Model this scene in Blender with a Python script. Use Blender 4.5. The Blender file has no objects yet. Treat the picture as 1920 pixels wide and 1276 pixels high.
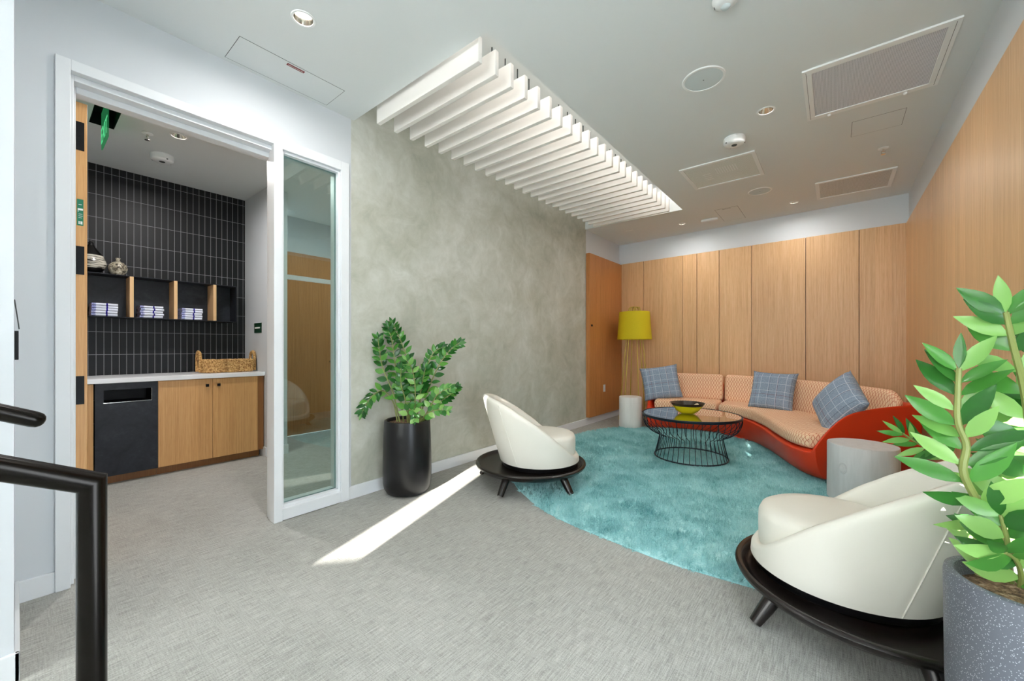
import bpy, bmesh, math, random
from mathutils import Vector, Matrix
random.seed(7)
PI = math.pi
C = bpy.context.scene.collection
SC = bpy.context.scene

# ------------------------------------------------------------------ helpers
def lin(c):
    c = c / 255.0
    return c / 12.92 if c <= 0.04045 else ((c + 0.055) / 1.055) ** 2.4
def rgb(r, g, b): return (lin(r), lin(g), lin(b), 1.0)

class MB:
    """collects geometry, then links it as one mesh object"""
    def __init__(s): s.v = []; s.f = []; s.uv = []
    def add(s, vs, fs):
        b = len(s.v); s.v += [tuple(p) for p in vs]; s.f += [tuple(i + b for i in f) for f in fs]
    def box(s, x0, x1, y0, y1, z0, z1):
        x0, x1 = min(x0, x1), max(x0, x1); y0, y1 = min(y0, y1), max(y0, y1); z0, z1 = min(z0, z1), max(z0, z1)
        s.add([(x0,y0,z0),(x1,y0,z0),(x1,y1,z0),(x0,y1,z0),(x0,y0,z1),(x1,y0,z1),(x1,y1,z1),(x0,y1,z1)],
              [(0,3,2,1),(4,5,6,7),(0,1,5,4),(1,2,6,5),(2,3,7,6),(3,0,4,7)])
    def hexa(s, p): s.add(p, [(0,3,2,1),(4,5,6,7),(0,1,5,4),(1,2,6,5),(2,3,7,6),(3,0,4,7)])
    def lathe(s, prof, c=(0,0,0), seg=48, cap=True):
        n = len(prof); vs = []; fs = []
        for k in range(seg):
            a = 2*PI*k/seg
            for r, z in prof: vs.append((c[0]+r*math.cos(a), c[1]+r*math.sin(a), c[2]+z))
        for k in range(seg):
            k2 = (k+1) % seg
            for i in range(n-1): fs.append((k*n+i, k2*n+i, k2*n+i+1, k*n+i+1))
        if cap:
            if prof[0][0] > 1e-6: fs.append(tuple(k*n for k in reversed(range(seg))))
            if prof[-1][0] > 1e-6: fs.append(tuple(k*n+n-1 for k in range(seg)))
        s.add(vs, fs)
    def tube(s, pts, r, seg=8, closed=False, cap=True):
        pts = [Vector(p) for p in pts]; n = len(pts)
        rr = r if isinstance(r, (list, tuple)) else [r]*n
        vs = []; fs = []; prev = None
        for i in range(n):
            if closed: t = pts[(i+1) % n] - pts[i-1]
            else: t = pts[min(i+1, n-1)] - pts[max(i-1, 0)]
            t.normalize()
            if prev is None:
                a = Vector((0,0,1)) if abs(t.z) < 0.9 else Vector((1,0,0))
                nrm = (a - t*a.dot(t)).normalized()
            else:
                nrm = prev - t*prev.dot(t)
                if nrm.length < 1e-6: nrm = t.orthogonal()
                nrm.normalize()
            prev = nrm; bi = t.cross(nrm)
            for k in range(seg):
                a = 2*PI*k/seg
                vs.append(pts[i] + (nrm*math.cos(a) + bi*math.sin(a))*rr[i])
        for i in range(n if closed else n-1):
            j = (i+1) % n
            for k in range(seg):
                k2 = (k+1) % seg
                fs.append((i*seg+k, i*seg+k2, j*seg+k2, j*seg+k))
        if cap and not closed:
            fs.append(tuple(reversed(range(seg)))); fs.append(tuple((n-1)*seg+k for k in range(seg)))
        s.add(vs, fs)
    def grid(s, rows, closed_u=False, closed_v=False):
        n = len(rows); m = len(rows[0]); fs = []
        for i in range(n if closed_u else n-1):
            for j in range(m if closed_v else m-1):
                i2 = (i+1) % n; j2 = (j+1) % m
                fs.append((i*m+j, i2*m+j, i2*m+j2, i*m+j2))
        s.add([p for r in rows for p in r], fs)
    def prism(s, poly, z0, z1):
        n = len(poly)
        s.add([(p[0],p[1],z0) for p in poly] + [(p[0],p[1],z1) for p in poly],
              [tuple(reversed(range(n))), tuple(range(n, 2*n))] + [(i, (i+1) % n, n+(i+1) % n, n+i) for i in range(n)])
    def build(s, name, m, parent=None, smooth=False, bevel=0.0, sub=0, world=False, merge=False, ang=40, seg=2, uv=None):
        me = bpy.data.meshes.new(name)
        off = parent.location if (world and parent is not None) else Vector((0,0,0))
        me.from_pydata([Vector(v) - off for v in s.v], [], s.f)
        bm = bmesh.new(); bm.from_mesh(me)
        if merge: bmesh.ops.remove_doubles(bm, verts=bm.verts, dist=1e-5)
        bmesh.ops.recalc_face_normals(bm, faces=bm.faces)
        if uv:
            lay = bm.loops.layers.uv.new('UVMap')
            for f in bm.faces:
                for l in f.loops: l[lay].uv = uv(l.vert.co + off, f.normal)
        bm.to_mesh(me); bm.free()
        me.materials.append(m)
        if smooth:
            me.polygons.foreach_set('use_smooth', [True]*len(me.polygons))
            if not sub: me.set_sharp_from_angle(angle=math.radians(ang))
        o = bpy.data.objects.new(name, me); C.objects.link(o)
        if parent is not None: o.parent = parent
        if bevel:
            b = o.modifiers.new('bevel', 'BEVEL'); b.width = bevel; b.segments = seg; b.limit_method = 'ANGLE'; b.angle_limit = math.radians(40)
        if sub:
            u = o.modifiers.new('subd', 'SUBSURF'); u.levels = sub; u.render_levels = sub
        return o

def tag(o, label, cat, group=None, kind=None):
    if label: o['label'] = label
    if cat: o['category'] = cat
    if group: o['group'] = group
    if kind: o['kind'] = kind
    return o
def thing(name, label, cat, loc=(0,0,0), rz=0.0, group=None):
    o = bpy.data.objects.new(name, None); C.objects.link(o)
    o.location = loc; o.rotation_euler = (0,0,rz); o.empty_display_size = .05
    return tag(o, label, cat, group, 'thing')
def struct(o, label=None):
    o['kind'] = 'structure'
    if label: o['label'] = label
    return o
def dup(root, loc=None, rz=None, label=None, group=None):
    r = root.copy(); C.objects.link(r)
    if loc is not None: r.location = loc
    if rz is not None: r.rotation_euler = (0,0,rz)
    if label: r['label'] = label
    if group: r['group'] = group
    for ch in list(root.children):
        c = ch.copy(); C.objects.link(c); c.parent = r
        for g in list(ch.children):
            d = g.copy(); C.objects.link(d); d.parent = c
    return r
def catmull(P, n):
    P = [Vector(p) for p in P]; out = []; m = len(P)-1
    for k in range(n):
        t = k/(n-1)*m; i = min(int(t), m-1); f = t-i
        p0 = P[i-1] if i > 0 else P[0]*2-P[1]; p1 = P[i]; p2 = P[i+1]; p3 = P[i+2] if i+2 <= m else P[m]*2-P[m-1]
        out.append(.5*((2*p1)+(p2-p0)*f+(2*p0-5*p1+4*p2-p3)*f*f+(3*p1-p0-3*p2+p3)*f*f*f))
    return out
def lerp(a, b, t): return a+(b-a)*t
def sstep(a, b, x):
    t = max(0.0, min(1.0, (x-a)/(b-a))); return t*t*(3-2*t)
def interp(tab, x):
    if x <= tab[0][0]: return tab[0][1]
    for (a, fa), (b, fb) in zip(tab, tab[1:]):
        if x <= b: return fa+(fb-fa)*(x-a)/(b-a)
    return tab[-1][1]

# ------------------------------------------------------------------ materials
class NT:
    def __init__(s, name):
        s.m = bpy.data.materials.new(name); s.m.use_nodes = True
        s.t = s.m.node_tree; s.t.nodes.clear()
        s.out = s.t.nodes.new('ShaderNodeOutputMaterial')
    def n(s, typ, ins=None, **kw):
        nd = s.t.nodes.new('ShaderNode'+typ)
        for k, v in kw.items(): setattr(nd, k, v)
        for k, v in (ins or {}).items():
            sock = nd.inputs[k]
            if isinstance(v, bpy.types.NodeSocket): s.t.links.new(v, sock)
            else: sock.default_value = v
        return nd
    def math(s, op, a, b=None, clamp=False):
        ins = {0: a}
        if b is not None: ins[1] = b
        return s.n('Math', ins, operation=op, use_clamp=clamp).outputs[0]
    def mix(s, f, a, b):
        nd = s.n('Mix', data_type='RGBA')
        for i, v in ((0, f), (6, a), (7, b)):
            if isinstance(v, bpy.types.NodeSocket): s.t.links.new(v, nd.inputs[i])
            else: nd.inputs[i].default_value = v
        return nd.outputs[2]
    def ramp(s, f, stops):
        nd = s.n('ValToRGB', {0: f}); e = nd.color_ramp.elements
        while len(e) < len(stops): e.new(0.5)
        for i, (p, c) in enumerate(stops): e[i].position = p; e[i].color = c
        return nd.outputs[0]
    def bsdf(s, col, rough=.5, metal=0, normal=None, **extra):
        ins = {'Base Color': col, 'Roughness': rough, 'Metallic': metal}
        if normal is not None: ins['Normal'] = normal
        ins.update({k: v for k, v in extra.items()})
        b = s.n('BsdfPrincipled', ins)
        s.t.links.new(b.outputs[0], s.out.inputs[0]); return s.m
    def bump(s, h, strength=.3, dist=.01):
        return s.n('Bump', {'Height': h, 'Strength': strength, 'Distance': dist}).outputs[0]
    def xyz(s, which='Object'):
        tc = s.n('TexCoord'); return tc.outputs[which]
    def sep(s, v): return s.n('SeparateXYZ', {0: v}).outputs
    def com(s, x, y, z): return s.n('CombineXYZ', {0: x, 1: y, 2: z}).outputs[0]
    def noise(s, vec, scale=5, detail=3, rough=.5, dist=0):
        return s.n('TexNoise', {'Vector': vec, 'Scale': scale, 'Detail': detail, 'Roughness': rough, 'Distortion': dist}).outputs[0]

def plain(name, col, rough=.5, metal=0, **kw): return NT(name).bsdf(col, rough, metal, **kw)

def wood(name, c_dark, c_mid, c_light, rough=.42, plank=.14, var=.5):
    t = NT(name); x, y, z = t.sep(t.xyz())
    h = t.math('ADD', x, y)
    rnd = t.n('NewGeometry').outputs['Random Per Island']
    hs = t.math('ADD', h, t.math('MULTIPLY', rnd, 13.7))
    pl = t.math('FLOOR', t.math('DIVIDE', hs, plank))
    pn = t.n('TexWhiteNoise', {'W': pl}, noise_dimensions='1D').outputs['Value']
    g1 = t.noise(t.com(t.math('MULTIPLY', hs, 95), t.math('MULTIPLY', z, 1.3), pl), 1, 4, .6)
    g2 = t.noise(t.com(t.math('MULTIPLY', hs, 340), t.math('MULTIPLY', z, 9), 0.0), 1, 2, .5)
    g = t.math('ADD', t.math('MULTIPLY', g1, .65), t.math('MULTIPLY', g2, .35))
    col = t.ramp(g, [(.3, c_dark), (.5, c_mid), (.72, c_light)])
    br = t.math('ADD', 1-var*.18, t.math('MULTIPLY', t.math('ADD', t.math('MULTIPLY', pn, .6), t.math('MULTIPLY', rnd, .4)), var*.36))
    col = t.n('HueSaturation', {'Value': br, 'Color': col}).outputs[0]
    return t.bsdf(col, rough, normal=t.bump(g, .06, .003))

M = {}
M['white'] = plain('white_paint', rgb(209, 213, 217), .55)
M['trim'] = plain('white_trim_paint', rgb(226, 229, 232), .38)
M['ceiling'] = plain('ceiling_paint', rgb(222, 226, 226), .7)
M['ceil_white'] = plain('ceiling_fixture_white', rgb(236, 238, 238), .45)
M['slat'] = plain('slat_white', rgb(240, 236, 231), .5)
M['oak'] = wood('oak_veneer', rgb(192, 146, 98), rgb(216, 173, 126), rgb(230, 194, 150))
M['oak_warm'] = wood('oak_veneer_warm', rgb(160, 102, 52), rgb(186, 124, 68), rgb(204, 143, 86))
M['oak_cab'] = wood('oak_cabinet', rgb(190, 137, 80), rgb(212, 160, 100), rgb(226, 180, 122), plank=.12)
M['oak_dark'] = wood('oak_toe_kick', rgb(122, 76, 36), rgb(142, 92, 46), rgb(160, 108, 58))
M['oak_pale'] = wood('oak_divider', rgb(212, 170, 118), rgb(226, 186, 136), rgb(236, 200, 152))
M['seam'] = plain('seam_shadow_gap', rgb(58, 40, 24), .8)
M['black'] = plain('black_metal', rgb(8, 8, 10), .5, **{'Specular IOR Level': .25})
M['black_satin'] = plain('black_satin', rgb(9, 9, 11), .28)
M['gap'] = plain('panel_gap', rgb(74, 78, 78), .9)
M['chrome'] = plain('polished_reflector', rgb(225, 222, 215), .12, 1.0)
M['glow'] = NT('lamp_glow'); _t = M['glow']; _e = _t.n('Emission', {'Color': (1, .95, .86, 1), 'Strength': 14.0}); _t.t.links.new(_e.outputs[0], _t.out.inputs[0]); M['glow'] = _t.m
M['quartz'] = plain('white_quartz', rgb(238, 239, 242), .25)

def mk_plaster():
    t = NT('limewash_plaster'); p = t.xyz()
    a = t.noise(p, 1.1, 6, .62, .6); b = t.noise(p, 4.5, 5, .65, 1.2); s = t.noise(p, 26, 3, .6)
    f = t.math('ADD', t.math('ADD', t.math('MULTIPLY', a, .6), t.math('MULTIPLY', b, .32)), t.math('MULTIPLY', s, .08))
    col = t.ramp(f, [(.33, rgb(158, 159, 145)), (.46, rgb(180, 181, 168)), (.56, rgb(195, 196, 186)), (.68, rgb(214, 215, 208))])
    st = t.noise(t.n('Mapping', {'Vector': p, 'Location': (3.1, 1.7, .4)}).outputs[0], 2.3, 4, .55, .5)
    col = t.mix(t.ramp(st, [(.64, (0,0,0,1)), (.76, (.35,.35,.35,1))]), col, rgb(142, 140, 122))
    return t.bsdf(col, .62, normal=t.bump(b, .05, .01))
M['plaster'] = mk_plaster()

def mk_carpet():
    t = NT('woven_carpet'); x, y, z = t.sep(t.xyz())
    a = t.noise(t.com(t.math('MULTIPLY', x, 210), t.math('MULTIPLY', y, 11), 0.0), 1, 3, .6)
    b = t.noise(t.com(t.math('MULTIPLY', x, 13), t.math('MULTIPLY', y, 220), 4.0), 1, 3, .6)
    c = t.noise(t.com(t.math('MULTIPLY', x, 520), t.math('MULTIPLY', y, 160), 2.0), 1, 1, .5)
    d = t.noise(t.xyz(), 1.6, 3, .5)
    f = t.math('ADD', t.math('ADD', t.math('MULTIPLY', a, .40), t.math('MULTIPLY', b, .20)), t.math('ADD', t.math('MULTIPLY', c, .30), t.math('MULTIPLY', d, .10)))
    col = t.ramp(f, [(.34, rgb(116, 116, 112)), (.47, rgb(156, 156, 151)), (.55, rgb(174, 174, 169)), (.68, rgb(200, 200, 195))])
    return t.bsdf(col, .95, normal=t.bump(f, .35, .004), **{'Specular IOR Level': .15})
M['carpet'] = mk_carpet()

def mk_tile():
    t = NT('black_stacked_tile'); x, y, z = t.sep(t.xyz())
    def edge(v, off, per, w):
        q = t.math('FRACT', t.math('DIVIDE', t.math('SUBTRACT', v, off), per))
        d = t.math('MINIMUM', q, t.math('SUBTRACT', 1.0, q))
        return t.math('LESS_THAN', t.math('MULTIPLY', d, per), w)
    g = t.math('MAXIMUM', edge(y, .427-.0531*40, .0531, .0017), edge(z, .028, .2195, .0017))
    iy = t.math('FLOOR', t.math('DIVIDE', t.math('SUBTRACT', y, .427-.0531*40), .0531)); iz = t.math('FLOOR', t.math('DIVIDE', t.math('SUBTRACT', z, .028), .2195))
    r = t.n('TexWhiteNoise', {'Vector': t.com(iy, iz, 0.0)}, noise_dimensions='2D').outputs['Value']
    tc = t.mix(r, rgb(5, 6, 9), rgb(14, 15, 20))
    col = t.mix(g, tc, rgb(150, 150, 154))
    ro = t.math('ADD', .48, t.math('MULTIPLY', g, .4))
    return t.bsdf(col, ro, normal=t.bump(t.math('SUBTRACT', 1.0, g), .25, .001), **{'Specular IOR Level': .35})
M['tile'] = mk_tile()

def mk_steel():
    t = NT('blackened_steel'); p = t.xyz()
    a = t.noise(p, 5, 6, .65, .8); b = t.noise(p, 40, 3)
    f = t.math('ADD', t.math('MULTIPLY', a, .8), t.math('MULTIPLY', b, .2))
    col = t.ramp(f, [(.35, rgb(16, 19, 27)), (.52, rgb(29, 32, 41)), (.68, rgb(48, 51, 58))])
    return t.bsdf(col, .45, .0, **{'Specular IOR Level': .4})
M['steel'] = mk_steel()

def mk_glass(name, tint, ior=1.52, boost=1.0):
    t = NT(name)
    tr = t.n('BsdfTransparent', {'Color': tint}); gl = t.n('BsdfGlossy', {'Color': (1,1,1,1), 'Roughness': .0})
    fr = t.math('MULTIPLY', t.n('Fresnel', {'IOR': ior}).outputs[0], boost, clamp=True)
    mx = t.n('MixShader', {0: fr, 1: tr.outputs[0], 2: gl.outputs[0]})
    t.t.links.new(mx.outputs[0], t.out.inputs[0]); return t.m
M['pane'] = mk_glass('green_tint_glass', (.78, .90, .87, 1), 1.52, 1.5)
M['table_glass'] = mk_glass('bronze_table_glass', (.74, .70, .66, 1), 1.6, 2.0)

def mk_sun_diffuser():  # for added out-of-view shades: stops direct sun, passes it on as soft light
    t = NT('added_sun_diffuser')
    a = t.n('BsdfTranslucent', {'Color': (.82, .82, .80, 1)}); b = t.n('BsdfDiffuse', {'Color': (.8, .8, .8, 1)})
    mx = t.n('MixShader', {0: .3, 1: a.outputs[0], 2: b.outputs[0]})
    t.t.links.new(mx.outputs[0], t.out.inputs[0]); return t.m
M['sun_diffuser'] = mk_sun_diffuser()

def mk_leather():
    t = NT('ivory_leather'); p = t.xyz()
    n = t.noise(p, 90, 3, .6); v = t.noise(p, 3, 2)
    col = t.mix(v, rgb(222, 219, 208), rgb(236, 233, 223))
    return t.bsdf(col, .42, normal=t.bump(n, .05, .002))
M['leather'] = mk_leather()
def mk_espresso():
    t = NT('espresso_wood'); x, y, z = t.sep(t.xyz())
    n = t.noise(t.com(t.math('MULTIPLY', x, 6), t.math('MULTIPLY', y, 90), t.math('MULTIPLY', z, 20)), 1, 3)
    return t.bsdf(t.mix(n, rgb(13, 9, 8), rgb(28, 19, 16)), .26)
M['espresso'] = mk_espresso()
M['sofa_shell'] = plain('orange_red_vinyl', rgb(214, 58, 20), .38)

def mk_pattern():
    t = NT('lattice_upholstery'); u, v, w = t.sep(t.n('UVMap').outputs[0])
    a = t.math('DIVIDE', u, .036); b = t.math('PINGPONG', t.math('DIVIDE', v, .030), 1.0)
    k = t.math('MULTIPLY', b, .42)
    def line(q, th):
        q = t.math('FRACT', q); d = t.math('MINIMUM', q, t.math('SUBTRACT', 1.0, q)); return t.math('LESS_THAN', d, th)
    l1 = line(t.math('ADD', a, k), .062); l2 = line(t.math('SUBTRACT', a, k), .062)
    m = t.math('MAXIMUM', l1, l2)
    n = t.noise(t.xyz(), 300, 2)
    base = t.mix(n, rgb(238, 198, 158), rgb(250, 222, 188))
    return t.bsdf(t.mix(t.math('MULTIPLY', m, .95), base, rgb(188, 66, 34)), .85, normal=t.bump(n, .15, .002))
M['lattice'] = mk_pattern()

def mk_plaid():
    t = NT('denim_plaid'); u, v, w = t.sep(t.n('UVMap').outputs[0])
    p = t.n('UVMap').outputs[0]
    wv = t.noise(t.com(t.math('MULTIPLY', u, 60), t.math('MULTIPLY', v, 420), 0.0), 1, 3, .7)
    wu = t.noise(t.com(t.math('MULTIPLY', u, 420), t.math('MULTIPLY', v, 60), 3.0), 1, 3, .7)
    n = t.math('MULTIPLY', t.math('ADD', wv, wu), .5)
    base = t.ramp(n, [(.36, rgb(92, 106, 128)), (.5, rgb(136, 154, 176)), (.64, rgb(174, 190, 206))])
    def line(c, off, per, th):
        q = t.math('FRACT', t.math('DIVIDE', t.math('SUBTRACT', c, off), per)); d = t.math('MINIMUM', q, t.math('SUBTRACT', 1.0, q))
        return t.math('LESS_THAN', t.math('MULTIPLY', d, per), th)
    jit = t.math('MULTIPLY', t.math('SUBTRACT', t.noise(p, 9, 2), .5), .008)
    uj = t.math('ADD', u, jit); vj = t.math('ADD', v, jit)
    white = t.math('MAXIMUM', line(uj, .03, .092, .0020), line(vj, .05, .092, .0018))
    red = t.math('MAXIMUM', line(uj, .17, .235, .0017), line(vj, .28, .41, .0022))
    dark = line(uj, .085, .23, .0026)
    c = t.mix(t.math('MULTIPLY', dark, .55), base, rgb(58, 60, 74))
    c = t.mix(t.math('MULTIPLY', red, .75), c, rgb(112, 52, 56))
    c = t.mix(t.math('MULTIPLY', white, .7), c, rgb(222, 228, 236))
    return t.bsdf(c, .9, normal=t.bump(n, .3, .003))
M['plaid'] = mk_plaid()

def mk_rug():
    t = NT('turquoise_shag'); x, y, z = t.sep(t.xyz())
    v = t.com(x, y, 0.0)
    a = t.noise(v, 3.2, 5, .68, .7); b = t.noise(v, 75, 3, .7)
    f = t.math('ADD', t.math('MULTIPLY', a, .55), t.math('MULTIPLY', b, .45))
    col = t.ramp(f, [(.32, rgb(56, 124, 132)), (.42, rgb(128, 184, 188)), (.52, rgb(166, 214, 216)), (.7, rgb(200, 234, 234))])
    return t.bsdf(col, .95, **{'Specular IOR Level': .1})
M['rug'] = mk_rug()

def mk_leaf(name, d, m, l):
    t = NT(name); p = t.xyz()
    r = t.n('NewGeometry').outputs['Random Per Island']
    col = t.ramp(r, [(0, d), (.55, m), (1, l)])
    bs = t.n('BsdfPrincipled', {'Base Color': col, 'Roughness': .2})
    tl = t.n('BsdfTranslucent', {'Color': col})
    mx = t.n('MixShader', {0: .28, 1: bs.outputs[0], 2: tl.outputs[0]})
    t.t.links.new(mx.outputs[0], t.out.inputs[0]); return t.m
M['leaf'] = mk_leaf('zz_leaf_dark', rgb(24, 76, 28), rgb(46, 112, 42), rgb(102, 164, 66))
M['leaf2'] = mk_leaf('zz_leaf_sunlit', rgb(34, 92, 36), rgb(84, 150, 64), rgb(160, 206, 116))  # greens lightened to stand in for sunlight on the leaves
M['stem'] = plain('plant_stem', rgb(128, 138, 74), .5)
M['trunk'] = plain('plant_bulb_stem', rgb(196, 190, 130), .55)
def mk_soil():
    t = NT('potting_bark'); n = t.noise(t.xyz(), 60, 4, .7)
    return t.bsdf(t.ramp(n, [(.35, rgb(70, 48, 32)), (.55, rgb(150, 118, 90)), (.7, rgb(200, 176, 150))]), .95, normal=t.bump(n, 1, .02))
M['soil'] = mk_soil()
M['pot_black'] = plain('black_planter', rgb(16, 16, 18), .33)
def mk_granite():
    t = NT('speckled_grey_planter'); v = t.n('TexVoronoi', {'Vector': t.xyz(), 'Scale': 230.0}).outputs[0]
    n = t.noise(t.xyz(), 180, 1)
    m = t.math('MULTIPLY', t.math('LESS_THAN', v, .24), t.math('GREATER_THAN', n, .40))
    return t.bsdf(t.mix(m, rgb(92, 96, 104), rgb(176, 180, 186)), .5)
M['granite'] = mk_granite()
def mk_stump(name, a, b):
    t = NT(name); x, y, z = t.sep(t.xyz())
    n = t.noise(t.com(t.math('MULTIPLY', x, 22), t.math('MULTIPLY', y, 22), t.math('MULTIPLY', z, 2.5)), 1, 4, .6, .5)
    return t.bsdf(t.mix(n, a, b), .6, normal=t.bump(n, .25, .006))
M['stump'] = mk_stump('bleached_white_wood', rgb(214, 213, 210), rgb(238, 238, 236))
M['stump_grey'] = mk_stump('bleached_grey_wood', rgb(182, 183, 184), rgb(218, 219, 220))
M['wire'] = plain('blue_black_wire', rgb(34, 44, 56), .38, .6)
M['brass'] = plain('yellow_lacquered_rod', rgb(186, 164, 60), .35, .3)
def mk_lampshade():
    t = NT('chartreuse_linen'); x, y, z = t.sep(t.xyz())
    n = t.noise(t.com(t.math('MULTIPLY', x, 60), t.math('MULTIPLY', y, 60), t.math('MULTIPLY', z, 400)), 1, 2)
    return t.bsdf(t.mix(n, rgb(198, 178, 12), rgb(218, 200, 24)), .8)
M['lampshade'] = mk_lampshade()
M['yellow'] = plain('yellow_glaze', rgb(214, 200, 14), .3)
M['bowl_dark'] = plain('dark_bronze_glaze', rgb(44, 38, 30), .32)
M['shell'] = plain('pale_seashell', rgb(214, 196, 168), .5)
M['dark_rail'] = plain('dark_bronze_rail', rgb(30, 27, 24), .24, .75)
M['red'] = plain('red_label', rgb(128, 14, 20), .5)
M['white_ink'] = plain('white_ink', rgb(238, 238, 238), .6)
M['green'] = plain('dark_green_sign', rgb(8, 52, 30), .45)
M['green2'] = plain('green_fire_label', rgb(10, 120, 88), .45)
def mk_exit():
    t = NT('edge_lit_green_acrylic')
    tr = t.n('BsdfTransparent', {'Color': (.55, .9, .65, 1)}); em = t.n('Emission', {'Color': (.10, .75, .30, 1), 'Strength': .22})
    mx = t.n('MixShader', {0: .35, 1: tr.outputs[0], 2: em.outputs[0]}); t.t.links.new(mx.outputs[0], t.out.inputs[0]); return t.m
M['exit'] = mk_exit()
_t = NT('exit_lettering'); _e = _t.n('Emission', {'Color': (.12, .8, .32, 1), 'Strength': .6}); _t.t.links.new(_e.outputs[0], _t.out.inputs[0]); M['exit_text'] = _t.m
def mk_perf(name, base, hole, per=.0075, th=.3, stain=None):
    t = NT(name); x, y, z = t.sep(t.xyz())
    fx = t.math('SUBTRACT', t.math('FRACT', t.math('DIVIDE', x, per)), .5); fy = t.math('SUBTRACT', t.math('FRACT', t.math('DIVIDE', y, per)), .5)
    d = t.math('SQRT', t.math('ADD', t.math('MULTIPLY', fx, fx), t.math('MULTIPLY', fy, fy)))
    c = t.mix(t.math('LESS_THAN', d, th), base, hole)
    if stain:
        n = t.noise(t.xyz(), 6, 3); gx = t.math('SUBTRACT', x, stain[0]); gy = t.math('SUBTRACT', y, stain[1])
        q = t.math('ADD', t.math('MULTIPLY', t.math('MULTIPLY', gx, gx), 22.0), t.math('MULTIPLY', t.math('MULTIPLY', gy, gy), 26.0))
        k = t.math('SUBTRACT', t.math('MULTIPLY', n, 1.5), q, clamp=True)
        c = t.mix(t.math('MULTIPLY', k, .75), c, rgb(90, 88, 86))
    return t.bsdf(c, .6)
M['perf'] = mk_perf('perforated_grille', rgb(222, 223, 230), rgb(150, 152, 162))
M['perf_stain'] = mk_perf('perforated_grille_dusty', rgb(216, 216, 214), rgb(150, 150, 148), stain=(.15, 5.82))
M['perf_light'] = mk_perf('perforated_grille_pale', rgb(224, 228, 224), rgb(178, 182, 178), th=.24)
M['speaker'] = plain('speaker_grille_paint', rgb(206, 216, 218), .6)
M['towel'] = plain('white_towel', rgb(226, 230, 244), .9)
M['towel_blue'] = plain('blue_stripe', rgb(34, 22, 140), .9)
M['towel_hem'] = None
def mk_hem():
    t = NT('blue_checked_hem'); n = t.noise(t.xyz(), 140, 2, .6)
    return t.bsdf(t.ramp(n, [(.42, rgb(74, 82, 168)), (.56, rgb(206, 212, 238))]), .9)
M['towel_hem'] = mk_hem()
def mk_vase1():
    t = NT('striped_stoneware'); x, y, z = t.sep(t.xyz())
    n = t.noise(t.com(t.math('MULTIPLY', x, 8), t.math('MULTIPLY', y, 8), t.math('MULTIPLY', z, 130)), 1, 3, .6)
    band = t.math('MULTIPLY', t.math('GREATER_THAN', z, .045), t.math('LESS_THAN', z, .165))
    c = t.ramp(n, [(.42, rgb(26, 24, 22)), (.52, rgb(206, 200, 186))])
    return t.bsdf(t.mix(band, rgb(14, 13, 13), c), .25)
M['vase1'] = mk_vase1()
def mk_vase2():
    t = NT('mottled_stoneware'); n = t.noise(t.xyz(), 26, 5, .7, 1.5)
    return t.bsdf(t.ramp(n, [(.40, rgb(40, 34, 28)), (.52, rgb(176, 166, 144)), (.64, rgb(226, 220, 204))]), .3)
M['vase2'] = mk_vase2()
def mk_straw():
    t = NT('woven_seagrass'); n = t.noise(t.xyz(), 70, 3, .6)
    return t.bsdf(t.ramp(n, [(.34, rgb(128, 84, 40)), (.5, rgb(196, 152, 90)), (.68, rgb(232, 198, 140))]), .7, normal=t.bump(n, .3, .004))
M['straw'] = mk_straw()

# ------------------------------------------------------------------ the room (x right, y into the room, z up; camera over the origin)
XL, XR, H = -2.98, .677, 3.0
YB0, YB1 = 6.735, 6.565           # back wall: its depth at the left and the right corner
def yb(x): return lerp(YB0, YB1, (x-XL)/(XR-XL))
m = MB(); m.box(-6.2, 1.6, -3.2, 7.0, -.1, 0); struct(m.build('floor', M['carpet']))
# ceiling with the slatted slot cut out
sx0, sx1, sy0, sy1 = XL, -1.553, 1.69, 5.485
m = MB()
m.box(XL-.12, XR+.1, -3.0, sy0, H, H+.08); m.box(XL-.12, XR+.1, sy1, 7.0, H, H+.08); m.box(sx1, XR+.1, sy0, sy1, H, H+.08)
m.box(sx1, sx1+.04, sy0, sy1, H+.08, H+.42); m.box(sx0-.12, sx1, sy0-.04, sy0, H+.08, H+.42); m.box(sx0-.12, sx1, sy1, sy1+.04, H+.08, H+.42)
m.box(sx0-.12, sx1+.04, sy0-.04, sy1+.04, H+.42, H+.46)
struct(m.build('ceiling', M['ceiling']))
# left wall: white part with the glazed opening, then limewashed plaster
m = MB()
m.box(XL-.12, XL, -.005, .12, 0, H); m.box(XL-.12, XL, .12, 1.665, 2.632, H); m.box(XL-.12, XL, 1.638, 1.665, 0, 2.632)
m.box(XL-.12, XL, 5.505, 7.0, 0, H)
struct(m.build('wall_left', M['white']))
m = MB(); m.box(XL-.12, XL+.001, 1.665, 5.505, 0, H+.42); struct(m.build('wall_plaster', M['plaster']))
m = MB(); m.box(-3.6, -2.293, -3.0, -.005, 0, H); struct(m.build('wall_near', M['white']))
m = MB(); m.box(-2.293, -2.279, -3.0, .009, 0, .105); m.box(-2.98, -2.279, -.005, .009, 0, .105); struct(m.build('baseboard_near', M['trim'], bevel=.003))
m = MB(); m.box(XL, XL+.015, .0, .119, 0, .10); m.box(XL, XL+.015, 1.637, 5.505, 0, .10); m.box(XL, XL+.015, 5.505, 6.73, 0, .10)
struct(m.build('baseboard_left', M['trim'], bevel=.002))
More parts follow.
